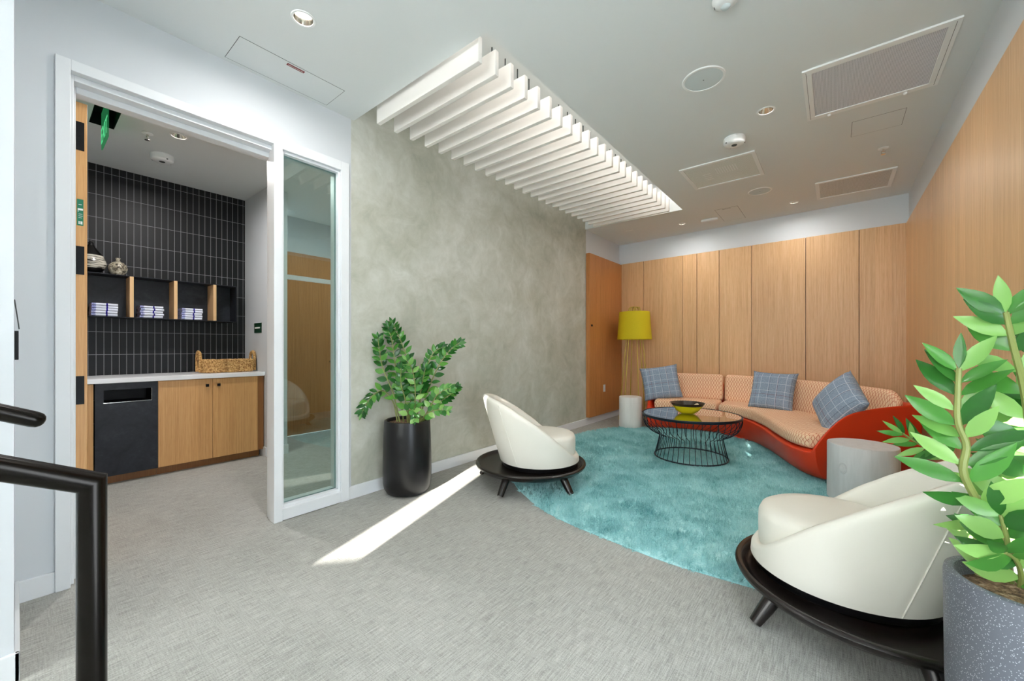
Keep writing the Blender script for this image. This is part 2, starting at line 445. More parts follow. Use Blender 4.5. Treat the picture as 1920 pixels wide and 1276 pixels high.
# back wall, turned by less than three degrees as in the photograph
def slab(m, x0, x1, f, b, z0, z1):
    """a board along the back wall; f and b are its front and back offsets towards the room"""
    m.hexa([(x0, yb(x0)-f, z0), (x1, yb(x1)-f, z0), (x1, yb(x1)-b, z0), (x0, yb(x0)-b, z0),
            (x0, yb(x0)-f, z1), (x1, yb(x1)-f, z1), (x1, yb(x1)-b, z1), (x0, yb(x0)-b, z1)])
m = MB(); slab(m, XL-.12, XR+.12, 0, -.15, 0, H); struct(m.build('wall_back', M['white']))
WT = 2.652
seams = [-2.94, -2.525, -1.882, -1.668, -1.352, -.927, -.299, .235, .672]
m = MB()
for a, b in zip(seams, seams[1:]): slab(m, a+.003, b-.003, .03, .004, .11, WT)
struct(m.build('wall_back_panelling', M['oak'], bevel=.0015))
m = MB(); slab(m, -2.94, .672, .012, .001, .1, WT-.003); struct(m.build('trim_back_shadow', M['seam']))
# right wall with its veneer and, nearer the street, an unseen opening with an added sun shade
m = MB(); m.box(XR, XR+.12, 2.62, 6.9, 0, H); struct(m.build('wall_right', M['white']))
rs = [2.62, 3.385, 4.113, 4.95, 5.79, 6.545]
m = MB()
for a, b in zip(rs, rs[1:]): m.box(XR-.025, XR-.002, a+.0015, b-.0015, .11, WT)
struct(m.build('wall_right_panelling', M['oak'], bevel=.001))
# veneered panel with a flush closet door on the left, past the plaster
m = MB(); m.box(XL+.001, XL+.062, 5.508, 5.722, .115, WT-.012); m.box(XL+.001, XL+.062, 5.726, 6.69, .115, WT-.012)
wlp = struct(m.build('wall_left_panelling', M['oak_warm'], bevel=.0015))
m = MB(); m.box(XL+.062, XL+.078, 5.555, 5.585, 1.515, 1.545)
m.build('closet_knob', M['black'], wlp, bevel=.003)
r = thing('outlet_plate', 'white outlet plate low on the wood panel left of the lamp', 'outlet', (XL+.062, 6.005, .53))
m = MB(); m.box(0, .006, -.036, .036, -.058, .058); m.build('cover_plate', M['trim'], r, bevel=.002)
m = MB(); m.box(.006, .008, -.017, .017, .008, .04); m.box(.006, .008, -.017, .017, -.04, -.008); m.build('socket', M['trim'], r, bevel=.001)
# rear and street side: unseen walls; openings and added shades shape the daylight
RY = -2.6
m = MB(); m.box(-2.3, XR+.1, RY-.1, RY, 0, .97); m.box(-2.3, XR+.1, RY-.1, RY, 2.9, H); m.hexa([(-1.016, RY-.03, .96), (-.793, RY-.03, .96), (-.793, RY, .96), (-1.016, RY, .96), (-1.016, RY-.03, 1.035), (-.793, RY-.03, 1.09), (-.793, RY, 1.09), (-1.016, RY, 1.035)]); m.hexa([(-1.016, RY-.03, 1.5), (-.60, RY-.03, 2.28), (-.60, RY, 2.28), (-1.016, RY, 1.5), (-1.016, RY-.03, 2.91), (-.60, RY-.03, 2.91), (-.60, RY, 2.91), (-1.016, RY, 2.91)])
struct(m.build('wall_rear', M['white']))  # slanted sill and head pieces added to shape the sun stripe
m = MB(); m.box(-2.3, -1.016, RY-.03, RY-.026, .97, 2.9); m.box(-.60, XR, RY-.03, RY-.026, .97, 2.9); m.box(-.793, -.60, RY-.03, RY-.026, .97, 1.62); m.hexa([(-.793, RY-.03, 1.62), (-.60, RY-.03, 1.62), (-.60, RY-.026, 1.62), (-.793, RY-.026, 1.62), (-.605, RY-.03, 2.2), (-.60, RY-.03, 2.2), (-.60, RY-.026, 2.2), (-.605, RY-.026, 2.2)]); struct(m.build('sun_diffuser_rear', M['sun_diffuser']))  # added shades, never in view: hold back the sun around the stripe gap
m = MB(); m.box(XR, XR+.12, RY-.1, .45, 0, H); m.box(XR, XR+.12, 1.1, 2.62, 0, H); m.box(XR, XR+.12, .45, 1.1, 0, .12); m.box(XR, XR+.12, .45, 1.1, 2.8, H); struct(m.build('wall_street', M['white']))
m = MB(); m.box(XR+.05, XR+.054, .45, 1.1, 1.34, 2.8); struct(m.build('sun_diffuser_street', M['sun_diffuser']))  # added shade, never in view: keeps high sun off sofa and rug

# door frame and side light in the left wall
m = MB(); x0, x1 = -3.12, -2.958
m.box(x0, x1, .119, .171, 0, 2.632); m.box(-3.04, x1, 1.098, 1.153, 0, 2.632); m.box(-3.08, -3.04, 1.104, 1.153, 0, 2.632); m.box(x0, -3.08, 1.112, 1.153, 0, 2.632); m.box(x0, x1, 1.574, 1.638, 0, 2.632)
m.box(x0, x1, .171, 1.098, 2.578, 2.632); m.box(x0, x1, 1.153, 1.574, 2.562, 2.632); m.box(x0, x1, 1.153, 1.574, .004, .085)
m.box(-3.10, -3.0, .171, .184, 0, 2.578); m.box(-3.10, -3.0, .184, 1.104, 2.548, 2.578)
m.box(-3.13, -3.06, .184, .194, 0, 2.548); m.box(-3.13, -3.06, .194, 1.112, 2.515, 2.548)
struct(m.build('trim_1', M['trim'], bevel=.003))
r = struct(thing('window_1', None, None, (-3.03, 1.36, 0)))
m = MB()
for xa, xb in ((-.07, -.012), (.012, .05)):
    m.box(xa, xb, -.207, -.192, .085, 2.562); m.box(xa, xb, .199, .214, .085, 2.562); m.box(xa, xb, -.192, .199, 2.545, 2.562); m.box(xa, xb, -.192, .199, .085, .105)
m.build('glazing_bead', M['trim'], r, bevel=.002)
m = MB(); m.box(-.006, .006, -.2, .207, .09, 2.558); m.build('pane', M['pane'], r)

# the open door leaf, seen on its hinge edge
r = struct(thing('door_1', 'oak door standing open, hinge edge towards the room', None, (-3.125, .196, 0)))
m = MB(); m.box(-.90, 0, .0, .044, .012, 2.50); m.build('leaf', M['oak_cab'], r, bevel=.002)
for z in (.19, .97, 1.66, 2.32):
    m = MB(); m.box(-.012, .0035, .002, .033, z-.075, z+.075)
    for dz in (-.05, 0, .05):
        m.box(.0035, .005, .012, .018, z+dz-.003, z+dz+.003)
    m.build('hinge', M['black'], r)
m = MB(); m.box(0, .0015, .006, .030, 1.845, 1.985); o = m.build('fire_label', M['green2'], r)
m = MB()
for k, (za, zb, ya, yb_) in enumerate([(1.955, 1.958, .012, .024), (1.926, 1.936, .009, .028), (1.918, 1.923, .009, .012), (1.852, 1.868, .012, .0145), (1.852, 1.868, .016, .0185), (1.852, 1.868, .020, .026), (1.905, 1.907, .012, .026), (1.895, 1.897, .012, .027), (1.885, 1.887, .012, .024)]):
    m.box(.0015, .0022, ya, yb_, za, zb)
q = m.build('printed_lines', M['white_ink'], o)

# ------------------------------------------------------------------ pantry behind the door
XT, PZ = -5.5, 2.95
m = MB(); m.box(XT-.12, XT, -.6, 1.722, 0, PZ+.1); struct(m.build('wall_tile', M['tile']))
m = MB(); m.box(XT-.12, -4.83, 1.722, 1.93, 0, PZ+.1); struct(m.build('wall_pantry_end', M['white']))
m = MB(); m.box(XT-.12, -3.1, -.7, -.6, 0, PZ+.1); struct(m.build('wall_pantry_near', M['white']))
m = MB(); m.box(-5.8, -3.1, 3.3, 3.4, 0, PZ+.1); m.box(-5.8, -5.68, 1.93, 3.3, 2.475, PZ+.1); struct(m.build('wall_corridor', M['white']))
m = MB(); m.box(-4.85, -4.815, 1.715, 1.937, 0, .10); m.box(-5.0, -4.83, 1.708, 1.722, 0, .10); m.box(-3.135, -3.12, 1.66, 3.3, 0, .1); struct(m.build('baseboard_pantry', M['trim']))
m = MB()
rx0, rx1, ry0, ry1 = -4.52, -4.12, .355, .495
m.box(-5.8, -3.1, -.7, ry0, PZ, PZ+.08); m.box(-5.8, -3.1, ry1, 3.4, PZ, PZ+.08); m.box(-5.8, rx0, ry0, ry1, PZ, PZ+.08); m.box(rx1, -3.1, ry0, ry1, PZ, PZ+.08)
struct(m.build('ceiling_pantry', M['ceiling']))
m = MB(); m.box(-3.35, -3.1, 1.93, 3.3, 2.72, PZ); struct(m.build('trim_2', M['ceiling']))
# corridor door beyond the side light
r = struct(thing('door_2', 'oak door seen through the glass side light', None, (-5.66, 2.7, 0)))
m = MB(); m.box(-.06, .0, -.77, .60, .012, 2.10); m.build('leaf', M['oak_warm'], r, bevel=.002)
m = MB(); m.box(-.06, .0, -.77, .60, 2.165, 2.47); m.build('transom_panel', M['oak_warm'], r)
m = MB(); m.box(-.06, .012, -.77, .60, 2.105, 2.16); m.box(-.06, .012, -.775, -.77, 0, 2.47); m.build('frame', M['trim'], r, bevel=.002)
m = MB(); m.box(0, .03, .13, .15, .98, 1.0); m.build('latch', M['black'], r)

# base cabinets
XF = -4.9
def cab_box(m, y0, y1):
    m.box(XT+.002, XF-.024, y0, y1, .075, .883)
def knob(parent, y, z):
    m = MB(); m.box(.0, .008, y-.006, y+.006, z-.006, z+.006); m.box(.008, .022, y-.013, y+.013, z-.013, z+.013); return m.build('knob', M['black'], parent, bevel=.002)
r = thing('base_cabinet', 'oak base cabinet at the far left beside the black waste chute', 'cabinet', (XF, .1, 0), group='pantry base cabinets')
m = MB(); m.box(XT-XF+.004, -.024, -.5, .313, .075, .883); m.build('carcass', M['oak_cab'], r)
m = MB(); m.box(XT-XF+.004, -.07, -.5, .313, .0, .075); m.build('toe_kick', M['oak_dark'], r)
m = MB(); m.box(-.022, 0, -.46, -.08, .077, .88); d = m.build('door', M['oak_cab'], r, bevel=.0015)
m = MB(); m.box(-.022, 0, -.077, .312, .077, .88); d = m.build('door', M['oak_cab'], r, bevel=.0015); knob(d, .245, .775)
r = thing('waste_cabinet', 'black steel waste cabinet front with a wide chute slot', 'waste bin', (XF, .625, 0), group='pantry base cabinets')
m = MB(); ya, yb2 = -.205, .203; sa, sb, za, zb = -.152, .158, .715, .825
m.box(-.02, .004, ya, sa, .077, .883); m.box(-.02, .004, sb, yb2, .077, .883); m.box(-.02, .004, sa, sb, .077, za); m.box(-.02, .004, sa, sb, zb, .883)
m.build('front_panel', M['steel'], r)
m = MB(); m.box(-.25, -.02, sa-.01, sa, za-.01, zb+.01); m.box(-.25, -.02, sb, sb+.01, za-.01, zb+.01); m.box(-.25, -.02, sa, sb, za-.01, za); m.box(-.25, -.02, sa, sb, zb, zb+.01); m.box(-.26, -.25, sa, sb, za, zb)
m.build('chute', M['black'], r)
m = MB(); m.box(-.004, .0055, sa-.002, sb+.002, za-.003, za); m.box(-.004, .0055, sb, sb+.002, za, zb); m.build('slot_edge', M['chrome'], r)
m = MB(); m.box(XT-XF+.004, -.07, ya, yb2, .0, .075); m.build('toe_kick', M['oak_dark'], r)
r = thing('base_cabinet', 'two-door oak base cabinet right of the black waste chute', 'cabinet', (XF, 1.25, 0), group='pantry base cabinets')
m = MB(); m.box(XT-XF+.004, -.024, -.42, .465, .075, .883); m.build('carcass', M['oak_cab'], r)
m = MB(); m.box(XT-XF+.004, -.07, -.42, .44, .0, .075); m.build('toe_kick', M['oak_dark'], r)
m = MB(); m.box(-.022, 0, -.42, -.0015, .077, .88); d = m.build('door', M['oak_cab'], r, bevel=.0015); knob(d, -.048, .815)
m = MB(); m.box(-.022, 0, .0015, .405, .077, .88); d = m.build('door', M['oak_cab'], r, bevel=.0015); knob(d, .048, .815)
m = MB(); m.box(-.05, -.004, .407, .465, .077, .883); m.build('filler_strip', M['oak_dark'], r)
m = MB(); m.box(XT+.001, XF+.022, -.55, 1.72, .8845, .926)
tag(m.build('worktop', M['quartz'], bevel=.003), 'white quartz worktop running over the oak pantry cabinets', 'worktop')

# steel wall shelf
SX = -5.28
r = thing('wall_shelf', 'black steel box shelf on tiled wall with oak dividers', 'shelf', (XT, .6, 1.48))
m = MB(); D = SX-XT; ya, yb2 = -.9, .972
m.box(.001, D, ya, yb2, 0, .006); m.box(.001, D, ya, yb2, .399, .405); m.box(.001, .006, ya, yb2, .006, .399); m.box(.001, D, ya, ya+.006, .006, .399); m.box(.001, D, yb2-.006, yb2, .006, .399)
m.build('steel_box', M['steel'], r)
for y in (-.26, .087, .418, .752):
    m = MB(); m.box(.007, D+.001, y, y+.028, .0065, .3985); m.build('divider', M['oak_pale'], r)
# towels: three stacks of five
def towel_proto():
    r = thing('folded_towel', 'x', 'towel', (0,0,0), group='folded towels on the steel shelf')
    def fold(y0, y1, dz=0):
        m = MB(); n = 12; rows = []
        for y in (y0, y1):
            rows.append([(.085+ (.009*math.cos(a) if abs(a) <= PI/2 else 0), y, .0122+.0112*math.sin(a)) for a in [(-PI/2)+PI*k/n for k in range(n+1)]] + [(-.085, y, .0234), (-.085, y, .001)])
        k = len(rows[0]); m.add(rows[0]+rows[1], [(i, (i+1) % k, k+(i+1) % k, k+i) for i in range(k)]+[tuple(range(k)), tuple(reversed(range(k, 2*k)))])
        m.box(.06, .0946, y0+.001, y1-.001, .0116, .0124)
        return m
    fold(-.058, .087).build('body', M['towel'], r, smooth=True)
    m = fold(.008, .02); m.v = [(x*1.004+.0005, y, lerp(.0122, z, 1.06)) for x, y, z in m.v]; m.build('stripe', M['towel_blue'], r, smooth=True)
    m = fold(-.087, -.058); m.build('hem', M['towel_hem'], r, smooth=True)
    return r
tp = towel_proto(); first = True
names = ['bottom', 'second from bottom', 'middle', 'second from top', 'topmost']
for (yc, where) in ((.521, 'left stack beside the vases'), (.85, 'middle stack between two oak dividers'), (1.172, 'right stack left of the last divider')):
    for k in range(5):
        loc = (SX-.105+random.uniform(-.004, .004), yc+random.uniform(-.005, .005), 1.4867+k*.0242)
        lab = '%s white towel of the %s' % (names[k], where)
        if first: tp.location = loc; tp['label'] = lab; first = False
        else: dup(tp, loc, 0, lab)
# vases
r = thing('vase', 'wide squat vase with light and dark stripes on the steel shelf', 'vase', (-5.385, .437, 1.8855))
m = MB(); m.lathe([(.045, 0), (.06, .006), (.088, .04), (.106, .085), (.102, .11), (.08, .17), (.046, .22), (.024, .252), (.017, .268), (.02, .285), (.013, .287), (.011, .268), (0, .25)], seg=48); m.build('body', M['vase1'], r, smooth=True)
m = MB(); m.lathe([(.0, .286), (.014, .289), (.013, .297), (0, .303)], seg=20); m.build('stopper', M['black_satin'], r, smooth=True)
r = thing('vase', 'small round mottled vase with short neck beside the striped vase', 'vase', (-5.375, .616, 1.8855))
m = MB(); m.lathe([(.032, 0), (.044, .004), (.062, .035), (.069, .068), (.062, .1), (.04, .124), (.018, .134), (.013, .15), (.018, .168), (.013, .168), (.009, .15), (0, .14)], seg=40); m.build('body', M['vase2'], r, smooth=True)
# basket
r = thing('basket', 'woven seagrass basket with loop handles on the white worktop', 'basket', (-5.17, 1.445, .9295))
def rrect(a, b, rad, n, z):
    P = []
    for k in range(n):
        t = 2*PI*k/n; c, s = math.cos(t), math.sin(t)
        e = .42; P.append((a*abs(c)**e*(1 if c >= 0 else -1), b*abs(s)**e*(1 if s >= 0 else -1), z))
    return P
m = MB()
for k in range(8):
    z = .011+k*.0165; g = 1+.012*k; n = 132
    P = rrect(.115*g, .225*g, 0, n, z)
    for ph in (0, PI):
        Q = [(x*(1+.018*math.sin(i*PI/3+ph+k)), y*(1+.009*math.sin(i*PI/3+ph+k)), z+.0045*math.cos(i*PI/3+ph+k)) for i, (x, y, _) in enumerate(P)]
        m.tube(Q, .0085, 6, closed=True)
m.build('woven_side', M['straw'], r, smooth=True)
m = MB(); m.prism([(x*.98, y*.98) for x, y, z in rrect(.113, .223, 0, 64, 0)], .001, .014); m.build('bottom', M['straw'], r)
for s in (-1, 1):
    m = MB()
    for ph in (0, 2*PI/3, 4*PI/3):
        Q = []
        for k in range(37):
            a = PI*k/36; px = .062*math.cos(a); pz = .115+.105*math.sin(a)**.7
            Q.append((px+.007*math.cos(k*.9+ph), s*(.248+.007*math.sin(k*.9+ph)), pz+.004*math.sin(k*.9+ph)))
        Q = [(Q[0][0], Q[0][1], .01)]+Q+[(Q[-1][0], Q[-1][1], .01)]
        m.tube(Q, .0095, 6)
    m.build('handle', M['straw'], r, smooth=True)
# small green sign on the pantry end wall
r = thing('wall_sign', 'small dark green sign on white wall above the basket', 'sign', (-5.083, 1.7215, 1.415))
m = MB(); m.box(-.105, .105, -.006, 0, -.056, .056); m.build('plate', M['green'], r, bevel=.002)
m = MB(); x = -.078
for w in (.012, .014, .01, .014, .012, .012, .014, .01, .013, .012, .012): m.box(x, x+w-.002, -.0075, -.006, -.007, .009); x += w+.0012
m.build('lettering', M['white_ink'], r)

# pantry ceiling: exit sign, sprinkler, detector, light, grille
def downlight(name, label, loc, R, group='recessed ceiling lights', power=18, lit=True):
    r = thing(name, label, 'ceiling light', loc, 0, group)
    m = MB(); m.lathe([(R*.78, .0), (R*.80, -.004), (R*.97, -.004), (R, -.001), (R, .004), (R*.78, .004)], seg=40, cap=False); m.build('trim_ring', M['ceil_white'], r, smooth=True)
    m = MB(); m.lathe([(R*.79, .0), (R*.7, .03), (R*.52, .07), (R*.46, .078)], seg=40, cap=False); m.build('reflector', M['chrome'], r, smooth=True)
    m = MB(); m.lathe([(0, .046), (R*.50, .046), (R*.56, .052), (0, .052)], seg=32); m.build('lamp', M['glow'], r)
    l = bpy.data.lights.new(name+'_beam', 'AREA'); l.shape = 'DISK'; l.size = R*.9; l.energy = power; l.color = (1, .97, .94); l.spread = math.radians(170)
    lo = bpy.data.objects.new(name+'_beam', l); C.objects.link(lo); lo.parent = r; lo.location = (0, 0, .0725 if False else -.002)
    return r
holes = []
def hole_in(ceil_name, x, y, R):
    holes.append((ceil_name, x, y, R))
def dl(name, label, x, y, z, R, ceil_name, **k):
    hole_in(ceil_name, x, y, R*.8); return downlight(name, label, (x, y, z), R, **k)
dl('downlight', 'round recessed downlight near the top of the white wall, by the access panel', -2.27, .99, H, .062, 'ceiling', power=10)
dl('downlight', 'recessed downlight between the round speaker and the large grille', -.408, 3.59, H, .062, 'ceiling', power=10)
dl('downlight', 'recessed downlight close to the back wall, beside the dusty grille', -.393, 6.08, H, .05, 'ceiling', power=5)
dl('downlight', 'recessed downlight by the back wall near the end of the slats', -1.737, 6.12, H, .048, 'ceiling', power=5)
dl('downlight', 'lit downlight in the pantry ceiling seen through the doorway', -4.24, .848, PZ, .062, 'ceiling_pantry', power=20)
def smoke(label, loc):
    r = thing('smoke_detector', label, 'smoke detector', loc, 0, 'smoke detectors')
    m = MB(); m.lathe([(.082, 0), (.082, -.006), (.086, -.012), (.082, -.042), (.072, -.054), (.05, -.058), (0, -.058)], seg=48); m.build('housing', M['ceil_white'], r, smooth=True)
    m = MB(); m.lathe([(.022, -.0575), (.022, -.060), (.012, -.061), (.012, -.0585), (0, -.0585)], seg=24); m.build('sensor', M['gap'], r)
    for a in (.3, 2.1, 4.0): m = MB(); m.box(.076*math.cos(a)-.006, .076*math.cos(a)+.006, .076*math.sin(a)-.006, .076*math.sin(a)+.006, -.05, -.043); m.build('slot', M['gap'], r)
    return r
smoke('round white smoke detector on the main ceiling, next to the pale ventilation grille', (-.675, 3.895, H))
smoke('round white smoke detector on the pantry ceiling above the tiles', (-4.787, .838, PZ))
dl('downlight', 'unseen downlight added to brighten the corridor beyond the side light', -4.6, 2.6, PZ, .062, 'ceiling_pantry', power=8)  # added lamp, out of view, lifts the corridor behind the glass
def sprinkler(label, loc):
    r = thing('sprinkler_head', label, 'sprinkler', loc, 0, 'ceiling sprinklers')
    m = MB(); m.lathe([(.012, 0), (.036, -.001), (.038, -.005), (.02, -.012), (.012, -.012)], seg=32); m.build('escutcheon', M['ceil_white'], r, smooth=True)
    m = MB(); m.tube([(0, 0, -.01), (0, 0, -.03)], .008, 12); m.tube([(-.012, 0, -.028), (-.013, 0, -.045), (0, 0, -.055)], .0035, 6); m.tube([(.012, 0, -.028), (.013, 0, -.045), (0, 0, -.055)], .0035, 6); m.box(-.014, .014, -.006, .006, -.031, -.026)
    m.build('frame', M['chrome'], r, smooth=True)
    m = MB(); m.lathe([(0, -.054), (.018, -.055), (.018, -.058), (0, -.058)], seg=20); m.build('deflector', M['chrome'], r)
sprinkler('small sprinkler head on the main ceiling beside the dusty grille', (.343, 4.93, H))
sprinkler('small sprinkler head on the pantry ceiling near the green exit sign', (-4.382, .675, PZ))
r = thing('exit_sign', 'green edge-lit exit sign hanging from dark ceiling recess in pantry', 'exit sign', (-4.33, .425, PZ))
m = MB(); a, b = rx1+4.33-.0, .07
m.box(-.19, .21, -.07, -.066, 0, .09); m.box(-.19, .21, .066, .07, 0, .09); m.box(-.19, -.186, -.066, .066, 0, .09); m.box(.206, .21, -.066, .066, 0, .09); m.box(-.19, .21, -.07, .07, .09, .095)
m.build('housing', M['black'], r)
m = MB(); m.box(-.165, .17, -.004, .004, -.20, .085); pn = m.build('panel', M['exit'], r)
def text(name, s, size, mat_, parent, matrix, depth=.0008):
    cu = bpy.data.curves.new(name, 'FONT'); cu.body = s; cu.size = size; cu.extrude = depth; cu.align_x = 'CENTER'; cu.align_y = 'CENTER'
    tmp = bpy.data.objects.new(name, cu); C.objects.link(tmp)
    bpy.context.view_layer.update()
    me = bpy.data.meshes.new_from_object(tmp.evaluated_get(bpy.context.evaluated_depsgraph_get()))
    bpy.data.objects.remove(tmp); me.materials.clear(); me.materials.append(mat_)
    o = bpy.data.objects.new(name, me); C.objects.link(o); o.parent = parent; o.matrix_local = matrix
    return o
text('lettering', 'EXIT', .17, M['exit_text'], pn, Matrix.Translation((0, -.0048, -.11)) @ Matrix.Rotation(PI/2, 4, 'X'))

def grille(label, x0, x1, y0, y1, z, mt, group, knobs=False, louvre=False, fr=.045):
    cx, cy = (x0+x1)/2, (y0+y1)/2
    r = thing('ventilation_grille', label, 'vent', (cx, cy, z), 0, group)
    a, b = (x1-x0)/2, (y1-y0)/2; f = fr
    m = MB(); m.box(-a, a, -b, -b+f, -.012, 0); m.box(-a, a, b-f, b, -.012, 0); m.box(-a, -a+f, -b+f, b-f, -.012, 0); m.box(a-f, a, -b+f, b-f, -.012, 0)
    m.build('frame', M['ceil_white'], r, bevel=.002)
    m = MB(); m.box(-a+f, a-f, -b+f, b-f, -.006, -.003); m.build('grille_panel', mt, r)
    if knobs:
        for kx in (-a*.62, a*.55):
            m = MB(); m.lathe([(.011, -.012), (.011, -.022), (.006, -.027), (0, -.027)], (kx, b-.022, 0), 16); m.build('latch', M['ceil_white'], r, smooth=True)
        for sx in (-1, 1): m = MB(); m.box(sx*(a-.022), sx*(a-.02), -b+.02, b-.02, -.0128, -.012); m.build('hinge_gap', M['gap'], r)
    if louvre:
        m = MB()
        for k in range(9): m.box(-.04+k*.022, -.034+k*.022, -.14, .02, -.0066, -.006)
        m.build('damper_blades', M['ceil_white'], r); m = MB()
        for k in range(4): m.box(-.17, -.10, -.05+k*.05, -.04+k*.05, -.0066, -.006)
        m.build('damper_blades', M['ceil_white'], r)
    return r
VG = 'ceiling ventilation grilles'
grille('large grey perforated ceiling grille with two latches, near the right wall', -.168, .547, 3.225, 3.95, H, M['perf'], VG, knobs=True, fr=.05)
grille('pale ceiling grille with damper blades showing, near the end of the slats', -1.236, -.567, 4.24, 4.882, H, M['perf_light'], VG, louvre=True, fr=.034)
grille('dusty stained ceiling grille near the back wall corner', -.168, .49, 5.515, 6.13, H, M['perf_stain'], VG, fr=.035)
grille('narrow ceiling grille inside the pantry beside the lit downlight', -4.145, -3.25, .86, 1.55, PZ, M['perf'], VG, fr=.05)
def speaker(label, x, y, R):
    r = thing('ceiling_speaker', label, 'speaker', (x, y, H), 0, 'round ceiling speakers')
    m = MB(); m.lathe([(R*.87, -.001), (R*.88, -.006), (R*.97, -.006), (R, 0), (R*.87, 0)], seg=56, cap=False); m.build('ring', M['ceil_white'], r, smooth=True)
    m = MB(); m.lathe([(R*.87, 0), (R*.87, -.003), (R*.5, -.0055), (0, -.006)], seg=56); m.build('grille', M['speaker'], r, smooth=True)
    m = MB(); m.lathe([(0, -.0055), (.005, -.0065), (0, -.0072)], seg=10); m.build('screw', M['gap'], r)
speaker('round ceiling speaker left of the large grey grille', -.687, 2.905, .134)
speaker('round ceiling speaker between the pale grille and the back wall', -.673, 5.40, .121)
r = thing('motion_sensor', 'white domed motion sensor at the top of the picture', 'sensor', (-.44, 2.30, H))
m = MB(); m.lathe([(.062, 0), (.062, -.008), (.058, -.02), (.044, -.032), (.03, -.036), (0, -.036)], seg=40); m.build('housing', M['ceil_white'], r, smooth=True)
m = MB(); m.lathe([(.024, -.0355), (.02, -.042), (.011, -.046), (0, -.047)], (.0, .012, 0), 24); m.build('lens', M['speaker'], r, smooth=True)
m = MB()
for k in range(3): m.box(-.052+.005*k, -.049+.005*k, -.008, .01, -.028, -.022)
m.build('vent_slots', M['gap'], r)
def access(label, x0, x1, y0, y1, slot=None):
    r = thing('ceiling_access_panel', label, 'access panel', ((x0+x1)/2, (y0+y1)/2, H), 0, 'flush ceiling access panels')
    a, b = (x1-x0)/2, (y1-y0)/2; g = .0025
    m = MB(); m.box(-a, a, -b, b, -.0012, 0); m.build('hatch', M['ceiling'], r)
    m = MB(); m.box(-a-g, -a, -b-g, b+g, -.001, 0); m.box(a, a+g, -b-g, b+g, -.001, 0); m.box(-a, a, -b-g, -b, -.001, 0); m.box(-a, a, b, b+g, -.001, 0); m.build('gap', M['gap'], r)
    if slot: m = MB(); m.box(slot[0], slot[1], slot[2], slot[3], -.0018, -.001); m.build('finger_slot', M['gap'], r)
    return r
access('long flush access panel with red damper label above the doorway wall', -2.945, -2.685, .815, 1.45)
access('square flush access panel with finger slot by the back wall', -1.229, -.967, 5.78, 6.37, (-.055, .05, -.265, -.258))
access('flush access panel between the large grille and the sprinkler', .111, .421, 4.21, 4.5)
r = thing('ceiling_damper_label', 'small red fire smoke damper label on the ceiling access panel', 'label', (-2.709, 1.134, H-.0015))
m = MB(); m.box(-.0115, .0115, -.053, .053, -.0008, 0); pl = m.build('sticker', M['red'], r)
text('lettering', 'FIRE SMOKE DAMPER', .0098, M['white_ink'], pl, Matrix.Translation((0, 0, -.0012)) @ Matrix(((0, -1, 0, 0), (-1, 0, 0, 0), (0, 0, -1, 0), (0, 0, 0, 1))), .0003)
r = thing('ceiling_emergency_light', 'white rounded emergency light on ceiling by the square access panel', 'emergency light', (-1.372, 6.13, H))
m = MB(); P = []
for k in range(32):
    a = 2*PI*k/32; P.append((.075*(1 if math.cos(a) > 0 else -1)+.035*math.cos(a), .035*math.sin(a)))
m.prism(P, -.03, 0); m.build('housing', M['ceil_white'], r, bevel=.008, seg=3)
m = MB(); m.prism([(x*.8, y*.7) for x, y in P], -.034, -.03); m.build('lens', M['trim'], r, bevel=.002)
m = MB(); m.box(-2.53, -2.42, 5.945, 5.975, H-.006, H)
tag(m.build('ceiling_air_slot', M['ceil_white'], bevel=.003), 'tiny white slot diffuser on ceiling above the lamp corner', 'vent')

# slats
def slat_proto():
    r = thing('hanging_baffle', 'x', 'baffle', (0,0,0), 0, 'white slats hung in the ceiling slot')
    m = MB(); m.box(-.535, .535, -.017, .017, 0, .158); m.build('board', M['slat'], r, bevel=.003)
    for x in (-.36, .22):
        m = MB(); m.tube([(x, 0, .158), (x, 0, .50)], .005, 8); m.build('hanger', M['gap'], r)
    return r
ordn = ['first', 'second', 'third', 'fourth', 'fifth', 'sixth', 'seventh', 'eighth', 'ninth', 'tenth', 'eleventh', 'twelfth', 'thirteenth', 'fourteenth', 'fifteenth', 'sixteenth', 'seventeenth', 'eighteenth', 'nineteenth', 'twentieth', 'twenty-first', 'twenty-second', 'twenty-third', 'last']
sp = slat_proto()
for k in range(24):
    y = 1.745+k*.1527; z = 2.902+.036*k/23
    lab = '%s white baffle slat of the ceiling slot, counted from the doorway end' % ordn[k]
    if k == 0: sp.location = (-2.187, y, z); sp['label'] = lab
    else: dup(sp, (-2.187, y, z), 0, lab)

